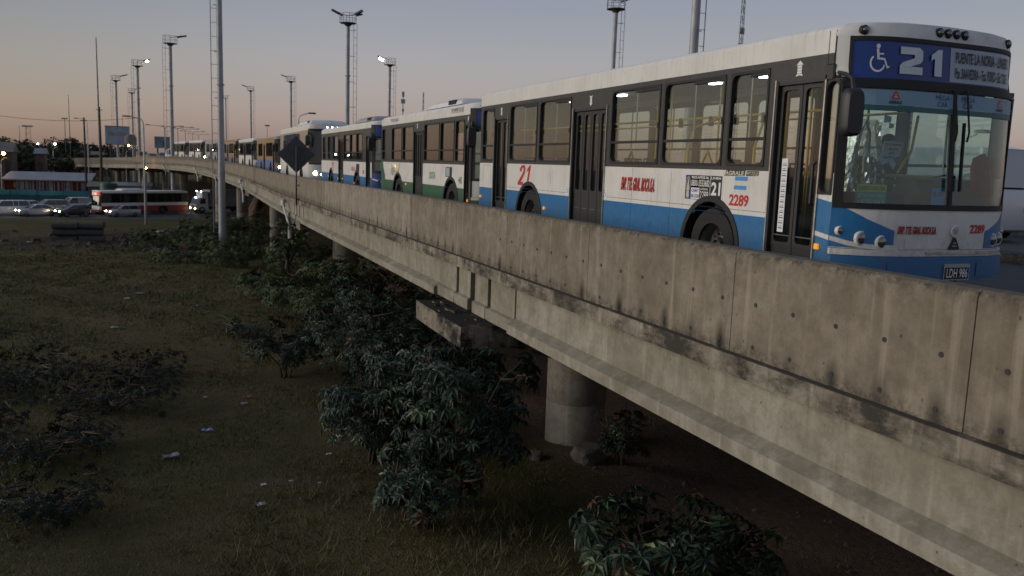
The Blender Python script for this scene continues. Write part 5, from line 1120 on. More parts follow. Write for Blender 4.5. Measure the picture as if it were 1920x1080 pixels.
lamp('single arm street lamp at the left beside the utility pole', 163, 224, 190, [(-1, 1.6)])
for px, py, D, lb in ((309, 237, 175, 'nearest'), (333, 239, 200, 'second'), (347, 242, 230, 'third'), (361, 247, 265, 'fourth'), (372, 252, 300, 'farthest')):
    lamp(f'{lb} of the faint double arm street lamps over the bend of the overpass', px, py, D, [(-1, 2.6), (1, 2.6)], zb=-.5, R=.10, grp='double arm lamps over the bend')
LITW = mat('lit street lamp white', (1, 1, 1), .3, emit=(.8, .95, 1), estr=30); LITO = mat('lit street lamp orange', (1, .7, .4), .3, emit=(1, .5, .14), estr=40)
for px, py, D, m_, lb, r_ in ((67, 277, 240, LITW, 'small lit white street lamp among the skyline trees, the left of two', .19), (99, 277, 240, LITW, 'small lit white street lamp among the skyline trees, the right of two', .23), (1, 298, 170, LITO, 'bright orange street lamp at the left edge', .3), (236, 282, 180, LITO, 'small orange lamp below the round water tank', .16), (267, 326, 150, LITO, 'orange lamp under the bend behind the curved lamp post', .18)):
    t = lamp(lb, px, py, D, [(1, .4)], R=.06, name='lit_street_lamp', grp='lit lamps in the distance'); H = t.children[0].bound_box[6][2] + .8; mb = MB(); mb.lathe([(.0005, -r_), (r_ * .7, -r_ * .7), (r_, 0), (r_ * .7, r_ * .5), (.0005, r_ * .6)], 10, 'z', (.5, -.2, H)); mb.build('lamp_glow', m_, t, smooth=True)
# billboards
def billboard(label, px, py, D, w, h, face, txt=None):
    p = at_d(px, py, D); gz = ground_z(p[0], p[1]); t = thing('billboard', label, 'billboard', (p[0], p[1], p[2]), -.0); mb = MB(); mb.bbox(-w / 2, 0, -h / 2, w / 2, .3, h / 2, .05); b = mb.build('panel', face, t)
    mb = MB(); mb.bar((-w * .3, .2, gz - p[2]), (-w * .3, .2, -h / 2), .35); mb.build('post', GALVD, t); mb = MB(); mb.bar((w * .3, .2, gz - p[2]), (w * .3, .2, -h / 2), .35); mb.build('post', GALVD, t)
    mb = MB(); mb.bbox(-w / 2 - .05, -.06, h / 2 + .01, w / 2 + .05, .3, h / 2 + .12, .03); mb.bbox(-w / 2 - .05, -.06, -h / 2 - .12, w / 2 + .05, .3, -h / 2 - .01, .03); mb.build('frame', GALVD, t)
    return t, b
t, b = billboard('pale blue billboard with faint red script lettering', 220, 254, 190, 4.5, 3.5, mat('billboard pale blue', (.30, .37, .45), .6, noise=.3, nscale=.6))
mb = MB(); text(mb, 'Mac Carla', lambda a, z: (-1.7 + a, -.02, -.1 + z), 3.4, .8, .0, .25); mb.build('lettering', mat('faint red print', (.36, .10, .10), .6), b)
t, b = billboard('small grey billboard with a dark arched shape at the far bend', 304, 267, 232, 3.6, 2.6, mat('billboard grey blue', (.20, .24, .28), .6, noise=.3, nscale=.6))
mb = MB(); mb.prism([(.1, -.9), (.9, -.9), (.9, .2), (.7, .6), (.3, .6), (.1, .2)], lambda a, z, d: (a, d, z), -.02, -.005); mb.build('print', mat('dark brown print', (.10, .08, .07), .6), b)
# cable strung across the sky at the left
mb = MB(); a, b_ = Vector(at_d(-60, 208, 150)), Vector(at_d(252, 221, 150)); mb.tube([a.lerp(b_, k / 16) - Vector((0, 0, .9 * (1 - (k / 8 - 1) ** 2))) for k in range(17)], .03, 4); o = mb.build('overhead_cable', GALVD); tag(o, 'thin black cable sagging across the sky at the left', 'cable')
# diamond warning sign seen from behind, clamped to the parapet
sgy = 37.5; t = thing('diamond_road_sign', 'dark back of a diamond road sign clamped to the parapet', 'road sign', pt(sgy, -.13, 0)); sz = .79
mb = MB(); mb.prism([(0, -sz), (sz, 0), (0, sz), (-sz, 0)], lambda a, z, d: (a, d, 1.66 + z + .02), .045, .06); pl = mb.build('sign_plate', mat('sign back grey', (.07, .075, .085), .55, .3, noise=.25, nscale=5), t); pl.rotation_euler = (0, 0, -.15)
mb = MB(); mb.tube([(0, 0, -.5), (0, 0, 2.05)], .034, 8); mb.build('post', GALVD, t, smooth=True)
for z in (.38, -.22): mb = MB(); mb.bar((-.03, -.02, z), (.14, -.02, z), .04); mb.bar((0, -.03, z), (0, .32, z), .03); mb.bar((0, .3, z), (.14, .3, z), .03); mb.build('clamp', GALVD, t)

# ---------------------------------------------------------------- street, fence, sheds
mb = MB(); mb.grid(lambda x, y: (x, y, -6.585), [-140, -60, 0, 60, 160], [112.5, 120, 128.5, 134]); mb.build('street', ASP.M, kind='structure')
TEAL = mat('teal shade cloth', (.07, .29, .30), .8, noise=.45, nscale=.5); TEALD = mat('dark teal shade cloth', (.03, .115, .125), .85, noise=.4, nscale=.8)
f = thing('mesh_fence', 'teal cloth covered fence behind the cars in the street', 'fence', (0, 0, 0))
yF = 139.; xs_ = [-46 + 3.4 * k for k in range(13)]
for k, (a, b) in enumerate(zip(xs_, xs_[1:])):
    mb = MB(); us = [a + .04 + (b - a - .08) * i / 6 for i in range(7)]
    mb.grid(lambda u, z: (u, yF + .05 * math.sin(u * 3) * (1 - abs(z + 5.6)), z), us, [-6.6, -5.8, -5.14]); mb.grid(lambda u, z: (u, yF + .03 + .05 * math.sin(u * 3) * (1 - abs(z + 5.6)), z), us, [-6.6, -5.8, -5.14])
    p_ = mb.build('fence_panel', TEALD if k > 2 else TEAL, f)
    mb = MB(); mb.grid(lambda u, z: (u, yF - .01 + .03 * math.sin(u * 2), z), us, [-5.13, -4.8, -4.46 + .06 * math.sin(k * 2.1)]); mb.grid(lambda u, z: (u, yF + .01 + .03 * math.sin(u * 2), z), us, [-5.13, -4.8, -4.46 + .06 * math.sin(k * 2.1)]); mb.build('cloth_strip', TEAL, f)
for x in xs_: mb = MB(); mb.bar((x, yF - .06, -6.7), (x, yF - .06, -4.4), .08); mb.build('post', GALVD, f)
REDP = mat('faded red corrugated sheet', (.20, .04, .035), .7, noise=.5, nscale=1.5); WHP = mat('dirty white corrugated sheet', (.42, .41, .43), .7, noise=.45, nscale=2); ZINC = mat('pale zinc roof', (.22, .235, .26), .5, .2, noise=.35, nscale=.5); GREYW = mat('grey rendered wall', (.17, .16, .145), .9, noise=.35, nscale=.7)
yS = 150.; X0, X1 = at_d(2, 340, yS)[0], at_d(167, 340, yS)[0]
s = thing('striped_shed', 'long shed of red and white corrugated sheets with a pale roof', 'shed', (0, 0, 0)); n = 78; wx = (X1 - X0) / n
for k in range(n):
    rd = (k < 11) or random.random() < .36; x = X0 + wx * k
    mb = MB(); us = [x + wx * i / 6 for i in range(7)]; dz = random.uniform(-.05, .05)
    mb.grid(lambda u, z: (u, yS + .045 * math.sin((u - X0) / wx * 2 * PI * 1.5), z), us, [-6.6, -3.55 + dz]); mb.build('corrugated_sheet', REDP if rd else WHP, s, fix=False)
mb = MB(); mb.box(X0 - .2, yS - .25, -3.52, X1 + .2, yS - .1, -3.40); mb.build('fascia', REDP, s)
mb = MB(); mb.add([(X0 - .4, yS - .3, -3.36), (X1 + .3, yS - .3, -3.36), (X1 + .3, yS + 9, -2.35), (X0 - .4, yS + 9, -2.35), (X0 - .4, yS - .3, -3.28), (X1 + .3, yS - .3, -3.28), (X1 + .3, yS + 9, -2.27), (X0 - .4, yS + 9, -2.27)], [(3, 2, 1, 0), (4, 5, 6, 7), (0, 1, 5, 4), (1, 2, 6, 5), (2, 3, 7, 6), (3, 0, 4, 7)]); mb.build('roof', ZINC, s)
mb = MB(); mb.box(X0 + 1.3, yS - .09, -4.6, X0 + 1.75, yS - .06, -3.75); mb.build('poster', mat('dull yellow poster', (.22, .15, .03), .8), s)
def shack(label, px0, px1, py, D, z0, z1, depth, wall, roofm, pitch=.8, wins=2):
    a, b = at_d(px0, py, D), at_d(px1, py, D); w = b[0] - a[0]; t = thing('shack', label, 'building', (a[0], a[1], z0), 0, 'low sheds and houses by the street'); h = z1 - z0
    mb = MB(); mb.box(0, 0, 0, w, depth, h); mb.build('wall', wall, t); mb = MB(); mb.add([(-.3, -.4, h + .01), (w + .3, -.4, h + .01), (w + .3, depth * .5, h + pitch), (-.3, depth * .5, h + pitch), (w + .3, depth + .4, h + .01), (-.3, depth + .4, h + .01)], [(0, 1, 2, 3), (3, 2, 4, 5), (0, 3, 5), (1, 4, 2), (0, 5, 4, 1)]); mb.build('roof', roofm, t)
    for k in range(wins):
        x = w * (k + .5) / wins; mb = MB(); mb.box(x - .5, -.04, h * .35, x + .5, .02, h * .75); f_ = mb.build('window', DKPL, t); mb = MB(); mb.box(x - .42, -.05, h * .38, x + .42, -.035, h * .72); mb.build('pane', CAR_GL, f_)
    return t
shack('low grey shed with a pitched roof right of the striped shed', 166, 190, 345, 146, -6.6, -4.0, 5, GREYW, GREYW, .7, 0)
shack('long white walled shed behind the red striped bus', 205, 282, 345, 158, -6.6, -4.2, 5, WHP, ZINC, .5, 4)
shack('grey warehouse wall behind the box truck', 352, 470, 352, 152, -6.6, -3.1, 8, GREYW, GREYW, .2, 0)
shack('small white roofed shed above the striped one', 70, 92, 325, 172, -6.6, -3.3, 4, WHP, WHP, .5, 1)
shack('brown brick house at the far left edge', -14, 24, 300, 208, -6.6, .6, 6, mat('brown brick wall', (.14, .085, .06), .9, noise=.3), GREYW, 2, 2)
shack('pale gabled house far left under the trees', 66, 84, 292, 212, -6.6, .4, 4, MATS['brown brick wall'], ZINC, 1.2, 1)
shack('low dark house on the skyline left of the billboard', 100, 138, 292, 340, -6.6, -.4, 8, mat('dark house wall', (.07, .065, .06), .9), GREYW, 1.5, 3)
shack('grey flat house on the skyline at the left', 20, 52, 290, 380, -6.6, 1.5, 8, GREYW, GREYW, 1, 3)
shack('brown house behind the bend near the billboard', 150, 200, 300, 300, -6.6, .1, 8, MATS['brown brick wall'], GREYW, 1.2, 4)
p = on_z(204, 388, -6.6); p = at_d(204, 352, 145); t = thing('water_tank', 'dark green round tank beside the low grey shed', 'tank', (p[0], p[1], -6.6)); mb = MB(); mb.lathe([(1.25, 0), (1.25, 3.0), (1.1, 3.2), (.3, 3.35), (.0005, 3.35)], 20); mb.build('body', mat('dark green tank', (.025, .06, .05), .6), t, smooth=40); mb = MB(); mb.lathe([(.3, 3.34), (.3, 3.5), (.0005, 3.52)], 12); mb.build('lid', DKPL, t); mb = MB()
for z in (1., 2., 2.8): mb.lathe([(1.24, z - .05), (1.29, z - .04), (1.29, z + .04), (1.24, z + .05)], 20, cap=False)
mb.build('ribs', DKPL, t, kind='stuff')
p = at_d(245, 262, 186); t = thing('water_tank', 'round grey water tank on a stand right of the pale billboard', 'tank', (p[0], p[1], p[2] - 1.0)); mb = MB(); mb.lathe([(1.1, 0), (1.1, 1.4), (.8, 1.9), (.0005, 2.1)], 18); mb.build('body', GREYW, t, smooth=40); mb = MB()
for a, b in ((-.8, -.8), (.8, -.8), (.8, .8), (-.8, .8)): mb.bar((a, b, -8), (a, b, 0), .15)
mb.build('stand', GALVD, t)
# excavator arm seen under the bend
EXC = mat('machine orange', (.42, .17, .02), .5, noise=.3); p = at_d(372, 352, 150); t = thing('excavator', 'orange excavator with a bent boom under the bend of the overpass', 'excavator', (p[0], p[1], -6.6)); 
mb = MB(); mb.tube([(2.6, 0, 1.9), (1.6, 0, 4.4), (-.6, 0, 5.0)], [.35, .42, .28], 6); mb.build('boom', EXC, t); mb = MB(); mb.tube([(-.6, 0, 5.0), (-2.2, 0, 4.7), (-2.4, 0, 2.6)], [.28, .3, .18], 6); mb.build('stick', EXC, t); mb = MB(); mb.prism([(-2.8, 2.6), (-2.1, 2.7), (-2.0, 1.9), (-2.6, 1.7)], lambda a, z, y: (a, y, z), -.5, .5); mb.build('bucket', GALVD, t)
mb = MB(); mb.bbox(1.6, -1.2, 1.2, 4.6, 1.2, 2.4, .1); mb.build('body', EXC, t); mb = MB(); mb.bbox(1.7, -1.25, 2.4, 2.9, -.1, 3.6, .08); mb.build('cab', CAR_GL, t)
for y in (-1.1, 1.1): mb = MB(); mb.bbox(1.0, y - .3, 0, 4.8, y + .3, .95, .3); mb.build('track', RUB, t)
# heaps of culvert segments stacked on the field
CUL = mat('dark culvert concrete', (.06, .056, .052), .9, noise=.35, nscale=2)
cp = Vector(at_d(147, 433, 79)); cz = ground_z(cp.x, cp.y)
for j, side in enumerate(('left', 'right')):
    for k, lv in enumerate(('bottom', 'middle', 'top')):
        t = thing('culvert_segment', f'dark ridged culvert segment, {lv} of the {side} stack on the field', 'concrete segment', (cp.x + (j - .5) * 1.98 + .08 * random.uniform(-1, 1), cp.y + random.uniform(-.1, .1), cz - .10 + k * .55), .05 - .12 * j + random.uniform(-.09, .09), 'culvert segments stacked on the field')
        mb = MB(); pr = [(-.60, 0), (-.66, .14), (-.60, .36), (-.42, .50), (0, .55), (.42, .50), (.60, .36), (.66, .14), (.60, 0)]; mb.prism(pr, lambda y, z, x: (x, y, z), -.94, .94); mb.build('shell', CUL, t, smooth=35)
        mb = MB(); mb.box(-.97, -.5, .06, -.945, .5, .40); mb.build('end_ring', CUL, t)
# pale slab lying on the dirt, earth heap under the overpass
p = on_z(288, 422, -5.6); o = MB(); z = ground_z(p[0], p[1]); o.bbox(p[0] - .9, p[1] - .5, z, p[0] + .9, p[1] + .5, z + .22, .08); o = o.build('board', mat('pale board', (.42, .42, .38), .7)); o.name = 'white_board'; tag(o, 'pale board lying on the dark dirt near the curved lamp', 'board')
p = on_z(490, 412, -5.9); mb = MB(); rs = np.random.default_rng(3); mb.grid(lambda r, a: (p[0] + r * math.cos(a) * 3.2, p[1] + r * math.sin(a) * 4, -6.8 + 3.3 * math.exp(-2.2 * r * r) * (1 + .12 * math.sin(a * 5) + .1 * math.sin(a * 9 + r * 8))), [k / 10 * 1.3 for k in range(11)], [2 * PI * k / 36 for k in range(37)]); o = mb.build('earth_heap', mat('red brown earth', (.10, .062, .04), .95, noise=.4, nscale=1.5, bump=.8, bscale=4), smooth=True); tag(o, 'red brown earth heap under the overpass beside a column', 'earth heap')

# ---------------------------------------------------------------- vegetation
def leafmat(name, c, c2, rough=.5, spec=.4):
    g = N(name); r = g.new('ObjectInfo').outputs['Random']; po = g.new('NewGeometry').outputs['Position']; k = g.noise(po, 2.2, 3)
    g.put(g.b.inputs['Base Color'], g.mix(g.math('ADD', g.math('MULTIPLY', r, .55), g.math('MULTIPLY', g.rng(k, .3, .7), .5), clamp=True), c, c2)); g.b.inputs['Roughness'].default_value = rough; g.b.inputs['Specular IOR Level'].default_value = spec; return g.M
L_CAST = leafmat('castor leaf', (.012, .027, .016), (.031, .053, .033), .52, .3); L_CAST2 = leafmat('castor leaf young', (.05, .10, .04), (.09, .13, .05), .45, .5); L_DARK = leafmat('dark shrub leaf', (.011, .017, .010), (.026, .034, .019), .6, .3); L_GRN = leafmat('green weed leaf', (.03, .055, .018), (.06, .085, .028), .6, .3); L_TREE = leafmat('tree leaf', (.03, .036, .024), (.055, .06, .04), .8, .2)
L_RED = leafmat('castor leaf withered', (.055, .028, .018), (.09, .05, .02), .6, .3)
STEM = mat('reddish stem', (.075, .05, .035), .8, noise=.3, nscale=4); TRUNK = mat('tree bark', (.045, .036, .028), .9)
def castor_geo(n=8, droop=.35, fold=.16, seed=0):
    rr = random.Random(seed); vs = [(0, 0, 0)]; fs = []
    for k in range(n):
        a = math.radians(-142 + 284 * k / (n - 1)) + PI / 2; L_ = (1.0 - .38 * abs(k - (n - 1) / 2) / ((n - 1) / 2)) * rr.uniform(.88, 1.08); w = .19 * L_
        c, s = math.cos(a), math.sin(a); i = len(vs)
        def P(r, t, lift): x, y = r * c - t * s, r * s + t * c; return (x, y, -droop * r * r + lift)
        vs += [P(.52 * L_, w, fold * .6), P(.52 * L_, 0, 0), P(.52 * L_, -w, fold * .6), P(L_, 0, -.05), P(.2 * L_, .055, .03), P(.2 * L_, -.055, .03)]
        fs += [(0, i + 4, i, i + 1), (0, i + 1, i + 2, i + 5), (i + 1, i, i + 3), (i + 1, i + 3, i + 2)]
    return vs, fs
_LM = {}
def leaf_meshes(m_):
    if m_.name not in _LM:
        out = []
        for sd_ in range(5):
            vs, fs = castor_geo(random.Random(sd_).choice([7, 8, 9]), .25 + .12 * sd_, .12 + .03 * sd_, sd_); mb = MB(); mb.add(vs, fs); out.append(mb.mesh('leaf', m_, False, False))
        _LM[m_.name] = out
    return _LM[m_.name]
def castor_bush(label, x, y, h, rad, nleaf, leafsize, as_objects, m_=None, seed=1, stems=6, grp='castor bean bushes', name='castor_bush', low=.25):
    m_ = m_ or L_CAST; rr = random.Random(seed); gz = ground_z(x, y) - .05; t = thing(name, label, 'bush', (x, y, gz), 0, grp)
    sb = MB(); tips = []
    for k in range(stems):
        a = 2 * PI * k / stems + rr.uniform(-.4, .4); r = rad * rr.uniform(.25, .75); hh = h * rr.uniform(.65, .95); p = [Vector((0.1 * math.cos(a), .1 * math.sin(a), 0))]
        for i in range(1, 5): f_ = i / 4; p.append(Vector((r * f_ ** 1.3 * math.cos(a + .3 * f_), r * f_ ** 1.3 * math.sin(a + .3 * f_), hh * f_)) + Vector((rr.uniform(-.05, .05), rr.uniform(-.05, .05), 0)))
        sb.tube(p, [.035, .028, .022, .016, .01], 6)
        for i in (2, 3, 4):
            for q in range(3):
                b = a + rr.uniform(-1.8, 1.8); l = rad * rr.uniform(.25, .6); e = p[i] + Vector((l * math.cos(b), l * math.sin(b), rr.uniform(.0, .35) * h * .5)); sb.tube([p[i], p[i].lerp(e, .5) + Vector((0, 0, -.03)), e], [.014, .011, .007], 5); tips.append(e)
    sb.build('stems', STEM, t, smooth=True, kind='stuff')
    lm = leaf_meshes(m_); jb = MB(); base = [castor_geo(random.Random(s).choice([7, 8, 9]), .25 + .12 * s, .12 + .03 * s, s) for s in range(5)]
    for k in range(nleaf):
        e = rr.choice(tips); d = Vector((rr.gauss(0, 1), rr.gauss(0, 1), rr.gauss(.25, .7))).normalized(); pos = e + d * rr.uniform(.08, .34) * (rad / 1.2) ** .5
        rr_ = math.hypot(pos.x, pos.y)
        if rr_ > rad: pos.x *= rad / rr_ * rr.uniform(.85, 1); pos.y *= rad / rr_ * rr.uniform(.85, 1)
        pos.z = min(max(pos.z, h * low * rr.uniform(.4, 1)), h * rr.uniform(.88, 1.02)); s = leafsize * rr.uniform(.55, 1.15)
        out = Vector((pos.x, pos.y, (pos.z - h * .45) * .8)); out = out.normalized() if out.length > .01 else Vector((0, 0, 1))
        nrm = (out * .7 + Vector((0, 0, .75)) + Vector((rr.uniform(-.45, .45), rr.uniform(-.45, .45), rr.uniform(-.3, .3)))).normalized()
        Q = nrm.to_track_quat('Z', 'Y').to_matrix() @ Matrix.Rotation(rr.uniform(0, 2 * PI), 3, 'Z')
        if k < as_objects:
            o = obj('leaf', lm[k % 5] if m_ is not L_CAST or (q_ := rr.random()) > .16 else leaf_meshes(L_CAST2 if q_ < .11 else L_RED)[k % 5], t); o.matrix_local = Matrix.Translation(pos) @ Q.to_4x4() @ Matrix.Scale(s, 4)
        else:
            vs, fs = base[k % 5]; jb.add([pos + Q @ (Vector(v) * s) for v in vs], fs)
    if jb.v: jb.build('foliage', m_, t, fix=False, kind='stuff')
    return t
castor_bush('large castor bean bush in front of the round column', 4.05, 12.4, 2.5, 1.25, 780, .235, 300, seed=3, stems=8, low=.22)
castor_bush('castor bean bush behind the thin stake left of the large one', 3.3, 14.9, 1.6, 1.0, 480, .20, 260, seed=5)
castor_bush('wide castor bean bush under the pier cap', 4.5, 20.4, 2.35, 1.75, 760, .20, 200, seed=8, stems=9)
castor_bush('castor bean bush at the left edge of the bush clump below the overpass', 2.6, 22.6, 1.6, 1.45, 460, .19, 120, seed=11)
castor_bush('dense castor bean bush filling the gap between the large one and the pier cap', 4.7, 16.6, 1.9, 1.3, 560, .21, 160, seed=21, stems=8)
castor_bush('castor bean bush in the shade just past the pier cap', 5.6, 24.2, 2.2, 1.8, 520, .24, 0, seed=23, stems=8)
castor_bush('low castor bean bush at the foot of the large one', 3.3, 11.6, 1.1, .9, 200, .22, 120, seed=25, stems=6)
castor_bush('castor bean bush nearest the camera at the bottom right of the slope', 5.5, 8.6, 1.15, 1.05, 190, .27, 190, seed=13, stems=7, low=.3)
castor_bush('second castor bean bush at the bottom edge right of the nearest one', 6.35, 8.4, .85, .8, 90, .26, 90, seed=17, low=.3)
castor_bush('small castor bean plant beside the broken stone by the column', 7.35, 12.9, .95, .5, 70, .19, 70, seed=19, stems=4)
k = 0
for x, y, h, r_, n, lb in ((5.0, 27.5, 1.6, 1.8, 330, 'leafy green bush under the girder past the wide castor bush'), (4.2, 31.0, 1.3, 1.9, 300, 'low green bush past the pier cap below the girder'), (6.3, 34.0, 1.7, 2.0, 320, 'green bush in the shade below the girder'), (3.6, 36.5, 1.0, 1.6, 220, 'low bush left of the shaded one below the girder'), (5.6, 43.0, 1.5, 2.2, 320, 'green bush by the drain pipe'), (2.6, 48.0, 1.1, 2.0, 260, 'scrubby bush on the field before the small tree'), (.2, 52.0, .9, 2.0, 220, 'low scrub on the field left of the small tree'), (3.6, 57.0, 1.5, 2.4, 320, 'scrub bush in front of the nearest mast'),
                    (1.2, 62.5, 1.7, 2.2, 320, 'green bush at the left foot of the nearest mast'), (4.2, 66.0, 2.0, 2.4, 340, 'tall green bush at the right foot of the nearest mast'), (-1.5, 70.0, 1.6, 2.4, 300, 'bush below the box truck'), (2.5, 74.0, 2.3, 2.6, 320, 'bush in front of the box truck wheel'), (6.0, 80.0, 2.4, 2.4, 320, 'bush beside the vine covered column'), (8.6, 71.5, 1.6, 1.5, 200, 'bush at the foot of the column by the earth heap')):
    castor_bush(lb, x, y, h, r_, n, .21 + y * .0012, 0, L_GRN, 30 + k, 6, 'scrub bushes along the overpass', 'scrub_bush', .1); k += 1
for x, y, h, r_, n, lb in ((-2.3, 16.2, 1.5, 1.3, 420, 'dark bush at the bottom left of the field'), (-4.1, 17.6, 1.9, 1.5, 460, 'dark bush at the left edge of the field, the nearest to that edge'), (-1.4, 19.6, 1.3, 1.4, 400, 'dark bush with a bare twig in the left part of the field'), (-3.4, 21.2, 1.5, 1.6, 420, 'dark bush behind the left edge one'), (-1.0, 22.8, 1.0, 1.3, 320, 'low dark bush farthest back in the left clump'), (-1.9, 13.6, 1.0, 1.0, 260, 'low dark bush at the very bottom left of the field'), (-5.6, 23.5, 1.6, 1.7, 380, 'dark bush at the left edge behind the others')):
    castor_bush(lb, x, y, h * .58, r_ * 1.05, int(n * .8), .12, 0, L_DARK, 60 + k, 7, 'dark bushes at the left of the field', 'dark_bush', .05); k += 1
for px, py, z_, top, lb in ((128, 700, -4.3, 610, 'dry bare stem standing in the left dark bushes'), (732, 800, -4.15, 655, 'thin brown stake standing among the castor bushes')):
    p = on_z(px, py, z_); q = raydir(px - 1, top); D = math.hypot(p[0], p[1]); tt = D / math.hypot(q.x, q.y); zt_ = EYE + q.z * tt; o = MB(); o.tube([(p[0], p[1], ground_z(p[0], p[1]) - .1), (p[0] + .02, p[1], (zt_ + p[2]) / 2), (p[0], p[1], zt_)], [.018, .015, .012], 6); o = o.build('stake', mat('dry brown wood', (.12, .08, .055), .9)); tag(o, lb, 'stake')
def tree(label, x, y, h, r, trunk_h, n=700, leaf=.5, m_=None, seed=0, grp='trees', squash=.75, base=None):
    rr = random.Random(seed); gz = ground_z(x, y) if base is None else base; t = thing('tree', label, 'tree', (x, y, gz), 0, grp); tb = MB(); tb.tube([(0, 0, -.2), (.05 * h * rr.uniform(-1, 1), 0, trunk_h * .6), (0, 0, h * .75)], [h * .032 + .03, h * .024 + .02, .03], 7)
    cl = []
    for k in range(9):
        a = rr.uniform(0, 2 * PI); q = Vector((r * .62 * math.cos(a) * rr.uniform(.2, 1), r * .62 * math.sin(a) * rr.uniform(.2, 1), trunk_h + (h - trunk_h) * rr.uniform(.25, .8))); tb.tube([(0, 0, trunk_h * .8), q * .6 + Vector((0, 0, trunk_h * .3)), q], [h * .014 + .01, h * .009 + .008, .01], 5); cl.append((q, r * rr.uniform(.32, .55)))
    tb.build('trunk', TRUNK, t, smooth=True); mb = MB()
    for k in range(n):
        c, cr = rr.choice(cl); d = Vector((rr.gauss(0, 1), rr.gauss(0, 1), rr.gauss(0, 1))).normalized() * cr * rr.uniform(.5, 1.1); d.z *= squash; p = c + d; s = leaf * rr.uniform(.5, 1.2); u = Vector((rr.gauss(0, 1), rr.gauss(0, 1), rr.gauss(0, .6))).normalized(); v = u.cross(Vector((rr.gauss(0, 1), rr.gauss(0, 1), rr.gauss(0, 1)))).normalized()
        mb.add([p - u * s, p + v * s * .45, p + u * s, p - v * s * .45 + Vector((0, 0, s * .15))], [(0, 1, 2, 3)])
    mb.build('crown', m_ or L_TREE, t, fix=False); return t
tree('small slender tree beside the overpass on the field', 4.75, 40.0, 3.3, 1.1, 1.2, 520, .12, L_GRN, 4, None)
k = 0
for px, top, D, r_, lb in ((120, 254, 330, 7.5, 'broad round tree on the skyline at the left'), (145, 258, 350, 5, 'smaller tree right of the broad one on the skyline'), (186, 264, 330, 5.5, 'tree on the skyline behind the timber pole'), (40, 262, 300, 5.5, 'dark tree on the skyline left of the lattice tower'), (75, 268, 320, 4.5, 'low tree on the skyline between the lattice tower and the broad tree'), (4, 258, 340, 5, 'tree at the left edge of the skyline'), (20, 268, 280, 5, 'low dark tree at the far left'), (165, 272, 280, 4, 'low tree in front of the timber poles'), (95, 274, 260, 5.5, 'dark tree left of the far end of the overpass'), (60, 280, 235, 6, 'dark leafy tree hiding the far end of the overpass'), (25, 284, 225, 7, 'dark leafy tree over the striped shed'), (118, 290, 222, 3.4, 'shrubby tree in front of the far end of the overpass'), (-8, 282, 225, 6, 'dark tree cut by the left edge'), (205, 268, 300, 4, 'low tree under the pale billboard'), (240, 276, 290, 5, 'tree behind the round water tank'), (1900, 345, 60, 1.6, 'bare small tree right of the leading bus')):
    p = at_d(px, top, D); g0 = ground_z(p[0], p[1]); h = p[2] - g0
    tree(lb, p[0], p[1], h, r_, h * .3, 1100, r_ * .11, L_TREE, 100 + k, 'trees on the skyline', .8); k += 1
# litter
LIT = [((215, 617), (.45, .46, .5), 'pale crumpled paper far out on the field', .16), ((388, 811), (.20, .26, .5), 'blue and white plastic bag on the grass', .16), ((320, 860), (.20, .21, .26), 'flat grey plastic sheet on the dark grass', .2), ((616, 856), (.55, .48, .36), 'cream carton scrap left of the castor bushes', .07), ((466, 673), (.40, .16, .17), 'pinkish wrapper on the field', .14), ((465, 747), (.34, .08, .09), 'red rag on the field', .15), ((458, 760), (.32, .32, .36), 'grey scrap just below the red rag', .11), ((384, 748), (.4, .4, .38), 'white scrap left of the red rag', .08), ((490, 950), (.34, .32, .33), 'grey crumpled bag low on the field', .1), ((495, 913), (.5, .5, .48), 'thin white strip above the crumpled bag', .07), ((545, 907), (.4, .4, .42), 'small white scrap near the bottom of the field', .05), ((262, 552), (.4, .42, .46), 'pale scrap far out beside the left path', .2), ((238, 562), (.38, .38, .40), 'torn white bag far out on the field', .18), ((372, 575), (.4, .4, .42), 'white scrap in the middle of the field', .14), ((600, 910), (.45, .45, .45), 'white scrap nearest the castor bushes', .04), ((55, 455), (.4, .4, .42), 'white scrap near the dirt strip', .25), ((523, 585), (.4, .4, .4), 'pale scrap beside the wide castor bush', .1)]
for i, ((px, py), c, lb, s) in enumerate(LIT):
    s *= .62
    z = -4.3
    for _ in range(8): p = on_z(px, py, z); z = ground_z(p[0], p[1])
    rr = random.Random(i); mb = MB(); mb.grid(lambda u, v: (p[0] + (u - .5) * 2 * s * (1 + .3 * rr.uniform(-1, 1)), p[1] + (v - .5) * 1.3 * s * (1 + .3 * rr.uniform(-1, 1)), z + .04 + rr.uniform(0, .9) * s * .5), [0, .25, .5, .75, 1], [0, .33, .66, 1]); o = mb.build('litter_scrap', mat(f'litter {i}', c, .6)); o.name = 'litter_scrap'; tag(o, lb, 'litter', 'litter on the field'); q = o.modifiers.new('t', 'SOLIDIFY'); q.thickness = .01
# stones by the column
ST = mat('broken concrete', (.13, .115, .10), .95, noise=.4, nscale=6, bump=.5, bscale=20)
def stone(label, x, y, s, seed, name='stone', cat='stone', grp=None):
    rr = random.Random(seed); me = bpy.data.meshes.new(name); bm = bmesh.new(); bmesh.ops.create_icosphere(bm, subdivisions=2, radius=1)
    for v in bm.verts: v.co = Vector((math.copysign(abs(v.co.x) ** .6, v.co.x) * 1.1, math.copysign(abs(v.co.y) ** .6, v.co.y) * .9, math.copysign(abs(v.co.z) ** .6, v.co.z) * .6)) * s * rr.uniform(.86, 1.08)
    bm.to_mesh(me); bm.free(); me.materials.append(ST); o = obj(name, me, None, (x, y, ground_z(x, y) + s * .3), rr.uniform(0, 3)); tag(o, label, cat, grp)
stone('broken concrete block on the ground in front of the round column', 6.85, 13.2, .30, 1, 'broken_block', 'rubble')
stone('brownish stone left of the broken block by the column', 6.0, 13.6, .14, 2)
mb = MB(); rr = random.Random(5)
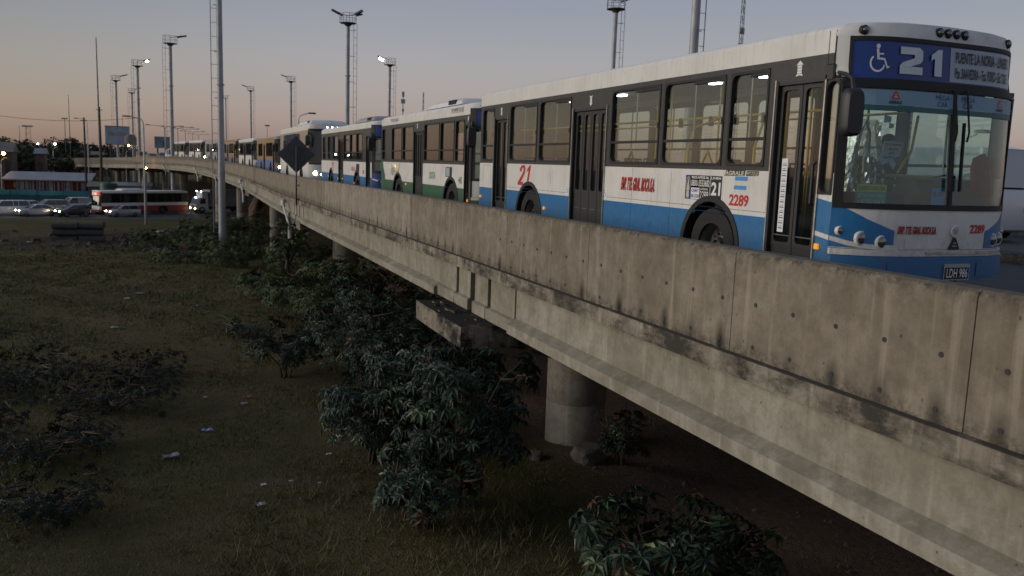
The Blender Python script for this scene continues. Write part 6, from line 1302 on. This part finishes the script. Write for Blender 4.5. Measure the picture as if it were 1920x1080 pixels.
for k in range(420):
    x, y = rr.uniform(6.4, 16), rr.uniform(7, 20); s = rr.uniform(.015, .07) * (1.6 if rr.random() < .06 else 1); z = ground_z(x, y); v = [(x + s * rr.uniform(.6, 1.1) * math.cos(a), y + s * rr.uniform(.6, 1.1) * math.sin(a), z - .01) for a in (0, 1.3, 2.5, 3.7, 5)] + [(x + rr.uniform(-.3, .3) * s, y + rr.uniform(-.3, .3) * s, z + s * .9)]
    mb.add(v, [(i, (i + 1) % 5, 5) for i in range(5)])
mb.build('gravel', mat('dirty gravel', (.075, .058, .05), .95), fix=False, kind='stuff')
mb = MB(); rr = random.Random(9)
for k in range(420):
    x, y = rr.gauss(-2.5, 6), rr.uniform(64, 97); s = rr.uniform(.06, .34) * (1.5 if rr.random() < .1 else 1); z = ground_z(x, y); n_ = 6
    v = [(x + s * rr.uniform(.7, 1.3) * math.cos(2 * PI * i / n_), y + s * rr.uniform(.7, 1.3) * math.sin(2 * PI * i / n_), z - .03) for i in range(n_)] + [(x + s * rr.uniform(.3, .7) * math.cos(2 * PI * i / n_ + .4), y + s * rr.uniform(.3, .7) * math.sin(2 * PI * i / n_ + .4), z + s * rr.uniform(.35, .7)) for i in range(n_)]
    mb.add(v, [(i, (i + 1) % n_, n_ + (i + 1) % n_, n_ + i) for i in range(n_)] + [tuple(range(n_, 2 * n_))])
mb.build('dirt_clods', mat('dark earth clods', (.045, .036, .031), .95, noise=.4, nscale=1.2), fix=False, kind='stuff')
# grass: blades in tufts over the field, thicker near the camera
def grass(n, x0, x1, y0, y1, hmin, hmax, m_, name, keep, seed):
    r = np.random.default_rng(seed); x = r.uniform(x0, x1, n); y = y0 + (y1 - y0) * r.uniform(0, 1, n) ** 1.4; ok = keep(x, y, r.uniform(0, 1, n)); x, y = x[ok], y[ok]; n = len(x); B = 4
    x = np.repeat(x, B) + r.normal(0, .07, n * B); y = np.repeat(y, B) + r.normal(0, .07, n * B); z = ground_z(x, y) - .02; N_ = n * B; D = np.hypot(x, y)
    h = r.uniform(hmin, hmax, N_) * (1 + .4 * np.sin(x * 1.7) * np.cos(y * 1.1)); a = r.uniform(0, 2 * PI, N_); w = .003 + .0006 * D; b = r.uniform(0, 2 * PI, N_); l = h * r.uniform(.3, 1.1, N_)
    V = np.empty((N_, 3, 3), np.float32); V[:, 0] = np.stack([x - w * np.cos(a), y - w * np.sin(a), z], 1); V[:, 1] = np.stack([x + w * np.cos(a), y + w * np.sin(a), z], 1); V[:, 2] = np.stack([x + l * np.cos(b), y + l * np.sin(b), z + h], 1)
    me = bpy.data.meshes.new(name); me.vertices.add(N_ * 3); me.vertices.foreach_set('co', V.ravel()); me.loops.add(N_ * 3); me.loops.foreach_set('vertex_index', np.arange(N_ * 3, dtype=np.int32)); me.polygons.add(N_); me.polygons.foreach_set('loop_start', np.arange(0, N_ * 3, 3, dtype=np.int32)); me.update(); me.validate(); me.materials.append(m_); obj(name, me, kind='stuff')
def gm(name, a, b):
    g = N(name); po = g.new('NewGeometry').outputs['Position']; k = g.noise(po, .5, 4, .65); k2 = g.noise(po, 6, 2); g.put(g.b.inputs['Base Color'], g.mix(g.math('ADD', g.rng(k, .38, .62), g.math('MULTIPLY', g.math('SUBTRACT', k2, .5), .8), clamp=True), a, b)); g.b.inputs['Roughness'].default_value = .8; g.b.inputs['Specular IOR Level'].default_value = .2; return g.M
kp = lambda x, y, u: (u < .9) & ((x < 6.2) | (u < .05)) & ~((y > 60) & (u > .3))
grass(70000, -14, 8.5, 7.5, 75, .03, .09, gm('field grass', (.135, .104, .05), (.072, .085, .028)), 'grass', kp, 1)
grass(900, .5, 5, 8, 13.5, .1, .28, gm('tall dry grass', (.15, .12, .06), (.07, .08, .03)), 'tall_grass', lambda x, y, u: u < .7, 2)
grass(1500, -8, 6, 24, 70, .12, .3, gm('weeds', (.07, .09, .03), (.055, .075, .025)), 'weeds', lambda x, y, u: np.sin(x * .9 + 2) * np.cos(y * .35 + x * .2) > .1, 3)
